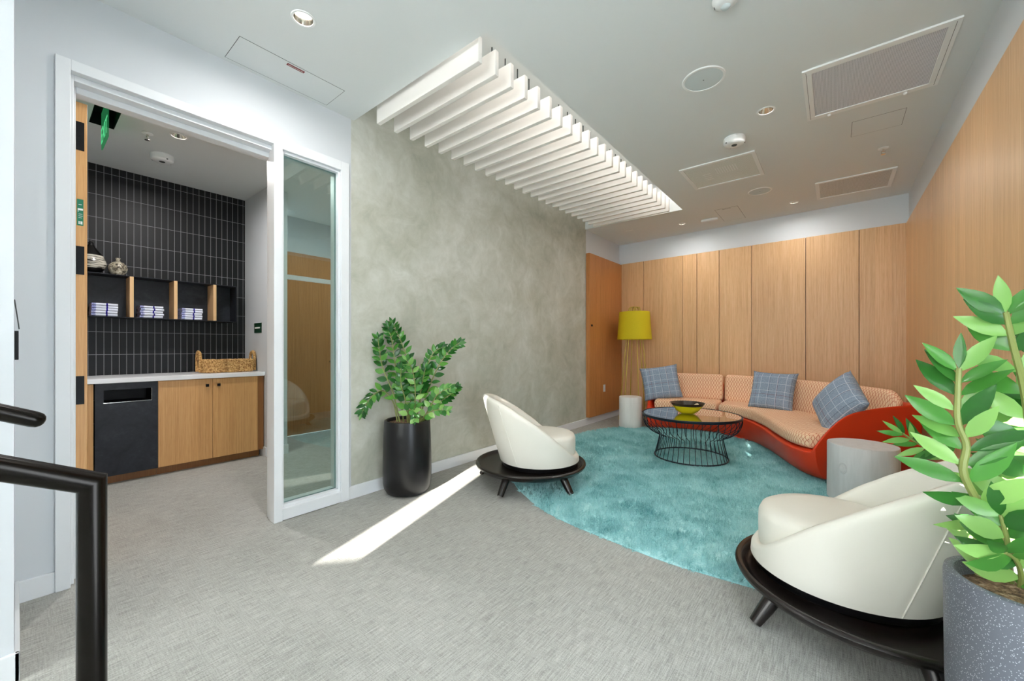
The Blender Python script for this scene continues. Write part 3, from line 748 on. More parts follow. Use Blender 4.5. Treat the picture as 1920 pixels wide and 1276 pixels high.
# cut the lamp wells out of the ceiling slabs, one slab at a time
for cn in ('ceiling', 'ceiling_pantry'):
    o = bpy.data.objects[cn]; bm = bmesh.new(); bm.from_mesh(o.data); bm.verts.ensure_lookup_table()
    out = MB(); zc = H if cn == 'ceiling' else PZ
    for k in range(0, len(bm.verts), 8):
        P = [v.co.copy() for v in bm.verts[k:k+8]]; lo_ = [min(p[q] for p in P) for q in range(3)]; hi_ = [max(p[q] for p in P) for q in range(3)]
        wells = [h for h in holes if h[0] == cn and lo_[0] < h[1] < hi_[0] and lo_[1] < h[2] < hi_[1] and abs(lo_[2]-zc) < .01]
        b = MB(); b.box(lo_[0], hi_[0], lo_[1], hi_[1], lo_[2], hi_[2])
        if not wells: out.add(b.v, b.f); continue
        bo = b.build('slab', M['ceiling']); cut = MB()
        for h in wells: cut.lathe([(h[3], -.02), (h[3], .0785)], (h[1], h[2], zc), 32)
        co = cut.build('wells', M['ceiling']); md = bo.modifiers.new('wells', 'BOOLEAN'); md.operation = 'DIFFERENCE'; md.object = co; md.solver = 'EXACT'
        bpy.context.view_layer.update()
        me = bpy.data.meshes.new_from_object(bo.evaluated_get(bpy.context.evaluated_depsgraph_get()))
        out.add([v.co for v in me.vertices], [tuple(p.vertices) for p in me.polygons])
        bpy.data.objects.remove(bo); bpy.data.objects.remove(co)
    bm.free()
    me = bpy.data.meshes.new(cn); me.from_pydata(out.v, [], out.f); me.materials.append(M['ceiling']); o.data = me

# ------------------------------------------------------------------ handrails by the camera
def rail(label, P, posts, brackets, r_=.024):
    r = thing('handrail', label, 'handrail', (P[0][0], P[0][1], 0), 0, 'dark metal stair handrails')
    return r
r = rail('dark metal handrail turning down into a post at the front left', [(-1.301, .107, 0)], None, None)
m = MB()
def mitre(m, P, rad, seg=24):
    """tube through P whose sections sit on the corner bisectors"""
    P = [Vector(p) for p in P]; vs = []; fs = []; n = len(P)
    d0 = (P[1]-P[0]).normalized(); a = Vector((1, 0, 0)); a = (a-d0*a.dot(d0)).normalized(); b = d0.cross(a)
    ring = [P[0]+(a*math.cos(2*PI*k/seg)+b*math.sin(2*PI*k/seg))*rad for k in range(seg)]; rings = [ring]
    for i in range(1, n):
        d = (P[i]-P[i-1]).normalized()
        nn = d if i == n-1 else (d+(P[i+1]-P[i]).normalized()).normalized()
        ring = [q+d*((P[i]-q).dot(nn)/d.dot(nn)) for q in ring]; rings.append(ring)
    for i, rg in enumerate(rings): vs += rg
    for i in range(n-1):
        for k in range(seg): k2 = (k+1) % seg; fs.append((i*seg+k, i*seg+k2, (i+1)*seg+k2, (i+1)*seg+k))
    fs.append(tuple(reversed(range(seg)))); fs.append(tuple((n-1)*seg+k for k in range(seg)))
    m.add(vs, fs)
PX, PY, PZt = -1.301, .107, .894
mitre(m, [(PX, PY, .0), (PX, PY, PZt), (PX, PY-1.15, PZt+.575), (PX, PY-1.15, 0)], .025)
m.build('rail_tube', M['dark_rail'], r, smooth=True, world=True)
m = MB(); m.lathe([(.045, .0), (.045, .006), (.03, .012), (.0245, .012)], (PX, PY, 0), 32); m.lathe([(.045, .0), (.045, .006), (.03, .012), (.0245, .012)], (PX, PY-1.15, 0), 32); m.build('floor_flange', M['dark_rail'], r, smooth=True, world=True)
r = rail('shorter dark handrail end reaching out from the near white wall', [(-1.975, .058, 0)], None, None)
R2 = (-1.975, .058, .96)
P = [Vector(R2)+Vector((0, -.9, .42))*t for t in (1, .6, .3, .026, .012, .004, 0)]
m = MB(); m.tube(P, [.025]*4+[.0225, .016, .007], 24); m.build('rail_tube', M['dark_rail'], r, smooth=True, world=True)
m = MB(); q = Vector(R2)+Vector((0, -.45, .21)); m.tube([q, q+Vector((0, 0, -.06)), q+Vector((-.05, 0, -.08)), (-2.2935, q.y, q.z-.08)], .009, 10); m.lathe([(.0, 0), (.03, 0)], (0, 0, -9), 3); m.v = m.v[:-6] if False else m.v
m.f = [f for f in m.f if max(f) < len(m.v)-6]; m.v = m.v[:-6]
m.build('wall_bracket', M['dark_rail'], r, smooth=True, world=True)
# small board hung on the return of the near wall
r = thing('hanging_board', 'small black board hung on a wire on the white wall edge', 'wall board', (-2.55, -.005, 1.15))
m = MB(); m.box(-.1, .1, .001, .011, 0, .112); m.build('board', M['black'], r)
m = MB(); m.box(-.1, .1, .0125, .0145, .002, .118); m.build('cover_sheet', M['trim'], r)
m = MB(); m.tube([(-.05, .001, .235), (-.01, .008, .17), (0, .0125, .122), (.01, .008, .17), (.05, .001, .235)], .0018, 6); m.build('wire', M['gap'], r)

# ------------------------------------------------------------------ rug
RP = [(-.6, 2.275), (-1.03, 2.30), (-1.54, 2.385), (-1.92, 2.56), (-2.27, 2.82), (-2.52, 3.2), (-2.68, 3.75), (-2.735, 4.35), (-2.71, 4.9), (-2.6, 5.35), (-2.38, 5.68), (-1.9, 6.02), (-1.3, 6.15), (-.6, 6.0), (.0, 5.55), (.38, 4.95), (.55, 4.2), (.56, 3.4), (.40, 2.75), (.02, 2.38)]
loop = catmull([RP[-2], RP[-1]]+RP+[RP[0], RP[1]], 24*8+1)
nn = len(loop); per = (nn-1)/(len(RP)+3); i0 = int(2*per); i1 = int((2+len(RP))*per)
loop = [(p.x, p.y) for p in catmull([(*RP[-1], 0)]+[(*p, 0) for p in RP]+[(*RP[0], 0), (*RP[1], 0)], (len(RP)+2)*7+1)][7:7+len(RP)*7]
m = MB(); cx, cy = -1.05, 4.2; rows = []
for f, z in ((1, .001), (1.0, .004), (.997, .007), (.98, .008), (.9, .008), (.75, .008), (.55, .008), (.35, .008), (.15, .008)):
    rows.append([(cx+(x-cx)*f, cy+(y-cy)*f, z) for x, y in loop])
m.grid(rows, closed_v=True); b = len(m.v); m.v.append((cx, cy, .008)); k = len(loop)
m.f += [(b-k+i, b-k+(i+1) % k, b) for i in range(k)]
m.f.append(tuple(reversed(range(k))))
rug = m.build('rug', M['rug'], smooth=True)
tag(rug, 'round turquoise shag rug under the coffee table and sofa', 'rug')
ps = rug.modifiers.new('pile', 'PARTICLE_SYSTEM').particle_system.settings
ps.type = 'HAIR'; ps.count = 40000; ps.hair_length = .026; ps.hair_step = 3; ps.render_step = 3; ps.display_step = 2
ps.use_advanced_hair = False
ps.child_type = 'SIMPLE'; ps.rendered_child_count = 5; ps.child_percent = 1; ps.child_radius = .014; ps.child_roundness = .6; ps.clump_factor = .35
ps.roughness_1 = .004; ps.roughness_2 = .008; ps.roughness_endpoint = .014; ps.roughness_end_shape = 1.0
ps.root_radius = 1.0; ps.tip_radius = .35; ps.radius_scale = .0032; ps.material = 1
ps.use_even_distribution = True; ps.emit_from = 'FACE'; ps.distribution = 'RAND'

# ------------------------------------------------------------------ lounge chairs
def make_chair(label):
    r = thing('lounge_chair', label, 'chair', (0,0,0), 0, 'ivory lounge chairs on round wood bases')
    # local: +x is the way the chair faces; origin under the middle of the tray
    m = MB(); m.lathe([(0, .118), (.36, .118), (.455, .127), (.482, .150), (.488, .166), (.482, .176), (.470, .178), (.458, .172), (.446, .156), (.43, .1515), (0, .1515)], seg=96); m.build('tray', M['espresso'], r, smooth=True, ang=50)
    for a in (68, -68, 141, -141):
        a = math.radians(a); c, s = math.cos(a), math.sin(a); m = MB()
        m.tube([(.385*c, .385*s, .125), (.435*c, .435*s, .06), (.478*c, .478*s, .0)], [.033, .030, .026], 20); m.v = [(x, y, max(0, z)) for x, y, z in m.v]; m.build('leg', M['espresso'], r, smooth=True)
    B = 0.0
    m = MB(); m.lathe([(0, .150), (.332, .150), (.335, .155), (.335, .198), (0, .198)], (B, 0, 0), 80); m.build('plinth', M['black_satin'], r, smooth=True).location = (.086, 0, 0)
    # tub shell
    rim = [(-.60, .775), (-.42, .765), (-.33, .735), (-.25, .69), (-.15, .63), (-.05, .565), (.05, .49), (.14, .405), (.22, .325), (.28, .272), (.32, .25), (.40, .244)]
    z0 = .19; th = .058
    def outer(a, z):
        k = z-z0; rr = .352+.10*k*(1-.25*k); cxx = B-.20*k
        return cxx+rr*math.cos(a), rr*math.sin(a), rr
    N = 72; rows = []
    for i in range(N):
        a = 2*PI*i/N
        fx = .37*math.cos(a)
        zr = interp(rim, fx*1.02-(.05*(1 if fx < 0 else 0))*(-math.cos(a)))
        prof = []
        for t in (0, .05, .2, .4, .6, .8, .93):
            z = lerp(z0, zr-.02, t); x, y, rr = outer(a, z); prof.append((x, y, z))
        x, y, rr = outer(a, zr-.02); cxx = x-rr*math.cos(a)
        def at(rad, z): return (cxx+rad*math.cos(a), rad*math.sin(a), z)
        prof += [at(rr-.002, zr-.02), at(rr-.010, zr-.005), at(rr-th/2, zr), at(rr-th+.010, zr-.005), at(rr-th, zr-.022)]
        for t in (.75, .4, .0):
            z = lerp(min(.232, zr-.03), zr-.024, t); x, y, r2 = outer(a, z); q = 1-th/r2; c2 = x-r2*math.cos(a); prof.append((c2+(r2-th)*math.cos(a), (r2-th)*math.sin(a), z))
        rows.append(prof)
    m = MB(); m.grid(rows, closed_u=True); k = len(rows[0])
    m.f.append(tuple(i*k for i in range(N))); m.f.append(tuple(i*k+k-1 for i in reversed(range(N))))
    sh = m.build('tub_shell', M['leather'], r, smooth=True, ang=70); sh.location = (.086, 0, 0); sh.rotation_euler = (0, 0, math.radians(-12))
    for s in (1, -1):
        a = s*math.radians(137); P = []
        fx = .37*math.cos(a); zr = interp(rim, fx*1.02-.05*(-math.cos(a)))
        for t in range(15):
            z = lerp(z0+.004, zr-.02, t/14); x, y, rr = outer(a+s*.10*(1-t/14)*-1, z); P.append((x+.0008*math.cos(a), y+.0008*math.sin(a), z))
        m = MB(); m.tube(P, .0030, 6); m.build('seam', M['leather'], sh, smooth=True)
    # seat cushion
    prof = [(0, .225), (.24, .225), (.272, .232), (.284, .25), (.286, .33), (.284, .385), (.272, .412), (.25, .424), (.2, .432), (.1, .436), (0, .437)]
    m = MB(); n = len(prof); m.lathe(prof, (B+.036, 0, 0), 72); m.v = [(x, y, z) for x, y, z in m.v]
    sc_ = m.build('seat_cushion', M['leather'], r, smooth=True, ang=60); sc_.location = (.086, 0, 0); sc_.rotation_euler = (0, 0, math.radians(-12))
    return r
f1 = math.radians(57); f2 = math.radians(152.5)
ch = make_chair('ivory leather lounge chair by the plaster wall beside the black planter')
ch.location = (-2.115, 2.885, .014); ch.rotation_euler = (0, 0, f1)
c2 = dup(ch, (.097, 2.317, .0085), f2, 'ivory leather lounge chair at right, in front of the grey planter')
for q in c2.children:
    if q.name.split('.')[0] in ('tub_shell', 'seat_cushion'): q.rotation_euler = (0, 0, math.radians(15.5))

# ------------------------------------------------------------------ coffee table and bowl
TX, TY, TZ = -1.2, 4.525, .025
r = thing('coffee_table', 'round glass coffee table on a flared dark wire base', 'coffee table', (TX, TY, TZ))
m = MB(); m.lathe([(0, .447), (.474, .447), (.477, .450), (.477, .456), (.474, .459), (0, .459)], seg=96); m.build('glass_top', M['table_glass'], r, smooth=True)
m = MB(); m.lathe([(.476, .436), (.487, .436), (.491, .442), (.491, .458), (.487, .462), (.479, .462), (.479, .444), (.476, .444)], seg=96, cap=False); m.f += [(i*8+7, ((i+1) % 96)*8+7, ((i+1) % 96)*8, i*8) for i in range(96)]
m.build('top_rim', M['wire'], r, smooth=True)
m = MB(); pr = catmull([(.484, .44, 0), (.482, .39, 0), (.455, .325, 0), (.40, .275, 0), (.335, .245, 0), (.312, .228, 0), (.318, .18, 0), (.338, .09, 0), (.358, .014, 0)], 22)
for k in range(40):
    a = 2*PI*k/40; tw = .5*2*PI/40
    P = []
    for j, p in enumerate(pr):
        aa = a+tw*sstep(5, 13, j); P.append((p.x*math.cos(aa), p.x*math.sin(aa), p.y))
    m.tube(P, .0034, 6)
m.build('wire_cage', M['wire'], r, smooth=True)
m = MB(); m.tube([(.36*math.cos(2*PI*k/80), .36*math.sin(2*PI*k/80), .010) for k in range(80)], .0075, 8, closed=True); m.build('base_ring', M['wire'], r, smooth=True)
r = thing('bowl', 'yellow bowl with dark rim and interior on the glass table', 'bowl', (-1.232, 4.53, TZ+.459))
m = MB(); m.lathe([(0, .0005), (.05, .0005), (.075, .008), (.112, .035), (.14, .073), (.151, .0885)], seg=64); m.f = [f for f in m.f if len(f) <= 4]; m.build('lower_body', M['yellow'], r, smooth=True)
m = MB(); m.lathe([(.151, .0885), (.158, .098), (.172, .115), (.1735, .118), (.170, .118), (.15, .095), (.12, .058), (.08, .028), (.04, .018), (0, .016)], seg=64, cap=False); m.build('dark_rim', M['bowl_dark'], r, smooth=True)
m = MB(); rows = []
for i in range(13):
    u = i/12
    rows.append([(.045*u*math.cos(t)*(1+.03*math.cos(9*t)), .045*u*math.sin(t), .012*math.sqrt(max(0, 1-u*u))+.0015*math.cos(12*t)*u) for t in [2*PI*k/48 for k in range(48)]])
m.grid(rows, closed_v=True); o = m.build('seashell', M['shell'], smooth=True); o.location = (-1.165, 4.585, TZ+.459+.072); o.rotation_euler = (.6, -.75, 0)
tag(o, 'pale ribbed seashell lying inside the yellow bowl', 'seashell')

# ------------------------------------------------------------------ stump stools
def stump(name, label, loc, R, h, mt, seed):
    rnd = random.Random(seed); ph = [rnd.uniform(0, 6.28) for _ in range(4)]
    r = thing(name, label, 'side table', loc, 0, 'bleached wood drum side tables')
    m = MB(); N = 72; rows = []
    for (f, z) in ((.0, .001), (.5, .001), (.97, .001), (1.0, .008), (1.0, h*.3), (.995, h*.6), (.995, h-.012), (.98, h-.002), (.955, h)):
        rows.append([(R*f*(1+.012*math.sin(3*a+ph[0])+.008*math.sin(7*a+ph[1]))*math.cos(a), R*f*(1+.012*math.sin(3*a+ph[0])+.008*math.sin(7*a+ph[1]))*math.sin(a), z) for a in [2*PI*k/N for k in range(N)]])
    m.grid(rows, closed_v=True); m.f.append(tuple(len(rows)*N-N+k for k in range(N)))
    m.build('trunk', mt, r, smooth=True)
    m = MB(); n = 10; rows = []
    for k in range(7):
        f = .94*k/6; rows.append([(R*f*math.cos(a), R*f*math.sin(a), h+.0008) for a in [2*PI*j/48 for j in range(48)]])
    m.grid(rows, closed_v=True); m.build('top_grain', mt, r, smooth=True)
    return r
stump('drum_table', 'small white wood drum table between the floor lamp and sofa', (-2.372, 5.745, .018), .163, .445, M['stump'], 1)
r = stump('drum_table', 'grey washed wood drum table at the right end of the sofa', (.166, 4.06, .022), .214, .437, M['stump_grey'], 2)
m = MB(); a = math.radians(236)
m.lathe([(0, .006), (.012, .005), (.02, .001), (.026, .004), (.03, 0)], seg=20); kn = m.build('wood_knot', M['stump_grey'], r, smooth=True)
kn.matrix_local = Matrix.Translation((.2135*math.cos(a), .2135*math.sin(a), .27)) @ Matrix.Rotation(a, 4, 'Z') @ Matrix.Rotation(PI/2, 4, 'Y') @ Matrix.Scale(1.4, 4, (1, 0, 0))

# ------------------------------------------------------------------ floor lamp
LX, LY = -2.53, 6.30
r = thing('floor_lamp', 'tall floor lamp with chartreuse drum shade on thin brass legs', 'floor lamp', (LX, LY, 0))
m = MB(); m.lathe([(.268, 1.32), (.270, 1.32), (.238, 1.765), (.236, 1.765)], seg=72, cap=False); m.f += [(i*4+3, ((i+1) % 72)*4+3, ((i+1) % 72)*4, i*4) for i in range(72)]
sh = m.build('lamp_shade', M['lampshade'], r, smooth=True)
m = MB()
for k in range(6):
    a = 2*PI*(k+.4)/6; m.tube([(.02*math.cos(a), .02*math.sin(a), 1.70), (.237*math.cos(a), .237*math.sin(a), 1.755)], .003, 6)
m.build('shade_spider', M['brass'], sh)
for k in range(6):
    a = 2*PI*(k+.15)/6; c, s = math.cos(a), math.sin(a); m = MB()
    m.tube([(.25*c, .25*s, .004), (.13*c, .13*s, 1.32), (.092*c, .092*s, 1.78), (.086*c, .086*s, 1.825), (.070*c, .070*s, 1.84), (.02*c, .02*s, 1.846)], .0075, 8); m.build('leg', M['brass'], r, smooth=True)
m = MB(); m.tube([(0, 0, 1.62), (0, 0, 1.855)], .008, 10); m.tube([(.022*math.cos(2*PI*k/16), .022*math.sin(2*PI*k/16), 1.846) for k in range(16)], .006, 6, closed=True); m.build('stem', M['brass'], r, smooth=True)
m = MB(); m.lathe([(0, 1.50), (.03, 1.52), (.036, 1.55), (.024, 1.59), (.016, 1.62), (0, 1.62)], seg=20); m.build('bulb', M['trim'], r, smooth=True)

# ------------------------------------------------------------------ sofa
SF = [(-2.12, 5.73), (-1.72, 5.90), (-1.29, 5.94), (-.90, 5.74), (-.66, 5.33), (-.49, 4.86), (-.36, 4.53), (-.25, 4.38), (-.13, 4.32)]
SB = [(-2.28, 6.33), (-1.85, 6.50), (-1.32, 6.565), (-.85, 6.48), (-.35, 6.26), (.10, 5.95), (.40, 5.60), (.56, 5.33), (.615, 5.13)]
FC = catmull([(*p, 0) for p in SF], 321); BC = catmull([(*p, 0) for p in SB], 321)
def smp(L, u):
    t = max(0, min(1, u))*320; i = min(int(t), 319); return L[i].lerp(L[i+1], t-i)
def S(u, s): return smp(FC, u).lerp(smp(BC, u), s)
sofa = thing('sofa', 'long curved orange-red sofa with patterned seat and back cushions', 'sofa', (-.8, 5.6, 0))
ARM = [(0, .335), (.06, .40), (.12, .475), (.2, .545), (.3, .607), (.45, .642), (.6, .66), (.8, .672), (1, .685)]
LARM = [(0, .31), (.15, .34), (.35, .42), (.6, .54), (.8, .62), (1, .66)]
def shell(u0, u1, armL, armR, name):
    us = []; n = 26 if u1-u0 < .5 else 54
    for k in range(n+1): us.append(lerp(u0, u1, k/n))
    if armL: us += [u0+.004, u0+.01, u0+.016, u0+.022]
    if armR: us += [u1-.004, u1-.01, u1-.017, u1-.024, u1-.03]
    us = sorted(set(us))
    ss = [0, .012, .03, .06, .1, .15, .22, .3, .4, .5, .6, .7, .8, .86, .89, .905, .92, .95, .975, 1]
    def h(u, s):
        z = .295+.02*sstep(.06, 0, s) if False else .30
        z = max(z, lerp(.30, .672, sstep(.87, .915, s)))
        if armR: z = max(z, lerp(.30, interp(ARM, s), sstep(u1-.034, u1-.012, u)))
        if armL: z = max(z, lerp(.30, interp(LARM, s), sstep(u0+.026, u0+.010, u)))
        e = min(1, s/.03)
        return z-.012*(1-e)
    m = MB(); rows = []
    for u in us: rows.append([(*S(u, s)[:2], h(u, s)) for s in ss])
    m.grid(rows)
    per = [(i, 0) for i in range(len(us))]+[(len(us)-1, j) for j in range(1, len(ss))]+[(i, len(ss)-1) for i in range(len(us)-2, -1, -1)]+[(0, j) for j in range(len(ss)-2, 0, -1)]
    rings = []
    for (zf, ins) in ((.97, -.01), (.80, .0), (.5, .22), (.25, .55), (.08, .92), (.0, 1.0)):
        ring = []
        for (i, j) in per:
            u, s = us[i], ss[j]; zt = h(u, s)
            if zf > .79: z = .02+(zt-.02)*zf if zf > .9 else lerp(.02, min(zt, .29), .92)
            else: z = .02+(.27)*zf
            lo = .035 if armL else 0; hi = .045 if armR else 0
            uu = u0+(u1-u0)*lerp(0+lo*ins, 1-hi*ins, (u-u0)/(u1-u0)); s2 = lerp(.13*ins, 1-.03*ins, s)
            p = S(uu, s2); ring.append((p.x, p.y, z))
        rings.append(ring)
    b = len(m.v); k = len(per); topi = [i*len(ss)+j for i, j in per]
    for rg in rings: m.v += rg
    for q in range(len(rings)):
        up = topi if q == 0 else [b+(q-1)*k+t for t in range(k)]
        dn = [b+q*k+t for t in range(k)]
        for t in range(k): t2 = (t+1) % k; m.f.append((up[t], up[t2], dn[t2], dn[t]))
    m.f.append(tuple(b+(len(rings)-1)*k+t for t in range(k)))
    return m.build(name, M['sofa_shell'], sofa, smooth=True, world=True, sub=1)
UG = .268
shell(0, UG-.004, True, False, 'shell'); shell(UG+.004, 1, False, True, 'shell')
def arc_table(u0, u1, s, n=80):
    T = [(u0, 0.0)]; p = S(u0, s)
    for k in range(1, n+1):
        u = lerp(u0, u1, k/n); q = S(u, s); T.append((u, T[-1][1]+(q-p).length)); p = q
    return T
def inv(T, a):
    for (u, la), (v, lb) in zip(T, T[1:]):
        if a <= lb: return u+(v-u)*(a-la)/max(1e-9, lb-la)
    return T[-1][0]
def pad(name, u0, u1, sref, dims, rad, mapf, nu):
    """a rounded upholstery block laid along the sofa curve; dims = thickness b, height c; mapf(u, b, c) -> point"""
    T = arc_table(u0, u1, sref); L = T[-1][1]; hb, hc = dims[0]/2, dims[1]/2; hl = L/2
    def cuts(half, n):
        e = [-half, -half+rad*.25, -half+rad*.55, -half+rad]; return e+[lerp(-half+rad, half-rad, (k+1)/(n+1)) for k in range(n)]+[-x for x in reversed(e)]
    A, Bc, Cc = cuts(hl, nu), cuts(hb, 5), cuts(hc, 4)
    V = {}; vs = []; fs = []; uvs = []
    def vert(a, b, c):
        key = (round(a, 6), round(b, 6), round(c, 6))
        if key in V: return V[key]
        ia = max(-hl+rad, min(hl-rad, a)); ib = max(-hb+rad, min(hb-rad, b)); ic = max(-hc+rad, min(hc-rad, c))
        d = Vector((a-ia, b-ib, c-ic))
        if d.length > 1e-9: d = d.normalized()*rad
        q = Vector((ia, ib, ic))+d
        V[key] = len(vs); vs.append(mapf(inv(T, q.x+hl), q.y, q.z, q.x/hl)); uvs.append((q.x, q.y, q.z)); return V[key]
    def face(P, Q, f):
        for i in range(len(P)-1):
            for j in range(len(Q)-1): fs.append((f(P[i], Q[j]), f(P[i+1], Q[j]), f(P[i+1], Q[j+1]), f(P[i], Q[j+1])))
    face(A, Bc, lambda a, b: vert(a, b, hc)); face(A, Bc, lambda a, b: vert(a, b, -hc))
    face(A, Cc, lambda a, c: vert(a, -hb, c)); face(A, Cc, lambda a, c: vert(a, hb, c))
    face(Bc, Cc, lambda b, c: vert(-hl, b, c)); face(Bc, Cc, lambda b, c: vert(hl, b, c))
    me = bpy.data.meshes.new(name); off = sofa.location
    me.from_pydata([Vector(v)-off for v in vs], [], fs)
    lay = me.uv_layers.new(name='UVMap')
    for p in me.polygons:
        for li, vi in zip(p.loop_indices, p.vertices):
            a, b, c = uvs[vi]; lay.data[li].uv = (a+(b if abs(a) > hl-rad*.5 else 0), c+b if abs(a) <= hl-rad*.5 else c)
    bm = bmesh.new(); bm.from_mesh(me); bmesh.ops.recalc_face_normals(bm, faces=bm.faces); bm.to_mesh(me); bm.free()
    me.materials.append(M['lattice']); me.polygons.foreach_set('use_smooth', [True]*len(me.polygons))
    o = bpy.data.objects.new(name, me); C.objects.link(o); o.parent = sofa
    return o
def seat_map(u, b, c, e):
    wid = (smp(BC, u)-smp(FC, u)).length
    s = .005+.435+ (b/.54)*.43*1.0 if False else .012+(.5+b/.56)*.72
    bul = .012*(1-e*e)*(1-(b/.3)**2) if c > 0 else 0
    p = S(u, s); return (p.x, p.y, .372+c+bul)
pad('seat_cushion', .030, UG-.003, .3, (.56, .135), .045, seat_map, 16)
pad('seat_cushion', UG+.003, .962, .3, (.56, .135), .045, seat_map, 44)
def back_map(u, b, c, e):
    t = (c+.18)/.36
    top = 1-.20*sstep(.86, .975, u) if u > .5 else 1
    z = .412+.385*t*top
    w = (smp(BC, u)-smp(FC, u)).length
    p0 = S(u, .70+.085*t); d = (smp(BC, u)-smp(FC, u)).normalized()
    p = p0+d*(b+.062)*lerp(1, .72, t); return (p.x, p.y, z)
pad('back_cushion', .016, UG-.003, .75, (.13, .36), .05, back_map, 16)
pad('back_cushion', UG+.003, .972, .75, (.13, .36), .05, back_map, 44)

# throw pillows
def pillow(label, c, right, up, w, h, t, seed, group='blue plaid throw pillows on the sofa'):
    rnd = random.Random(seed); N = 26
    R = Vector(right).normalized(); U = Vector(up); U = (U-R*U.dot(R)).normalized(); Nn = R.cross(U)
    r = bpy.data.objects
    def pt(i, j, sgn):
        a = -1+2*i/N; b = -1+2*j/N
        pin = 1-.07*(1-a*a)**.9*abs(b)**3; pin2 = 1-.07*(1-b*b)**.9*abs(a)**3
        x = a*w/2*pin2; y = b*h/2*pin
        e = max(0, (1-a**4)*(1-b**4))**.55
        z = sgn*t/2*e*(1+.06*math.sin(3.1*a+seed)+.05*math.cos(4*b+seed*2))
        y -= .02*(1-b)*e*0
        return R*x+U*y+Nn*z
    m = MB(); uv = []
    for sgn in (1, -1):
        b0 = len(m.v)
        for i in range(N+1):
            for j in range(N+1): m.v.append(pt(i, j, sgn)); uv.append((i/N*w+seed*.037, j/N*h+seed*.05))
        for i in range(N):
            for j in range(N):
                f = (b0+i*(N+1)+j, b0+(i+1)*(N+1)+j, b0+(i+1)*(N+1)+j+1, b0+i*(N+1)+j+1)
                m.f.append(f if sgn > 0 else tuple(reversed(f)))
    me = bpy.data.meshes.new('throw_pillow'); me.from_pydata(m.v, [], m.f); lay = me.uv_layers.new(name='UVMap')
    for p in me.polygons:
        for li, vi in zip(p.loop_indices, p.vertices): lay.data[li].uv = uv[vi]
    bm = bmesh.new(); bm.from_mesh(me); bmesh.ops.remove_doubles(bm, verts=bm.verts, dist=1e-5); bm.to_mesh(me); bm.free()
    me.materials.append(M['plaid']); me.polygons.foreach_set('use_smooth', [True]*len(me.polygons))
    o = bpy.data.objects.new('throw_pillow', me); C.objects.link(o); o.location = c
    return tag(o, label, 'pillow', group)
cr = Vector((.778, .628, 0)); cf = Vector((-.628, .778, 0)); cu = Vector((0, 0, 1))
def rot(v, ax, d): return Matrix.Rotation(math.radians(d), 3, ax) @ Vector(v)
# pillow axes: start upright facing the camera side, lean back, roll
def axes(yaw, lean, roll):
    a = Vector((math.cos(yaw), math.sin(yaw), 0)); n = Vector((-math.sin(yaw), math.cos(yaw), 0))
    up = (cu*math.cos(lean)+n*math.sin(lean)); R = a*math.cos(roll)+up*math.sin(roll); U = up*math.cos(roll)-a*math.sin(roll)
    return R, U
R_, U_ = axes(math.radians(20), math.radians(20), math.radians(9))
pillow('blue plaid pillow leaning at the left end of the sofa', (-2.03, 6.07, .665), R_, U_, .54, .52, .17, 1)
R_, U_ = axes(math.radians(-15), math.radians(20), math.radians(-1))
pillow('blue plaid pillow propped upright in the middle of the sofa', (-.60, 5.86, .655), R_, U_, .50, .49, .17, 2)
R_, U_ = axes(math.radians(-57), math.radians(24), math.radians(-36))
pillow('blue plaid pillow tilted on its corner against the right sofa arm', (.03, 4.885, .665), R_, U_, .49, .49, .20, 3)

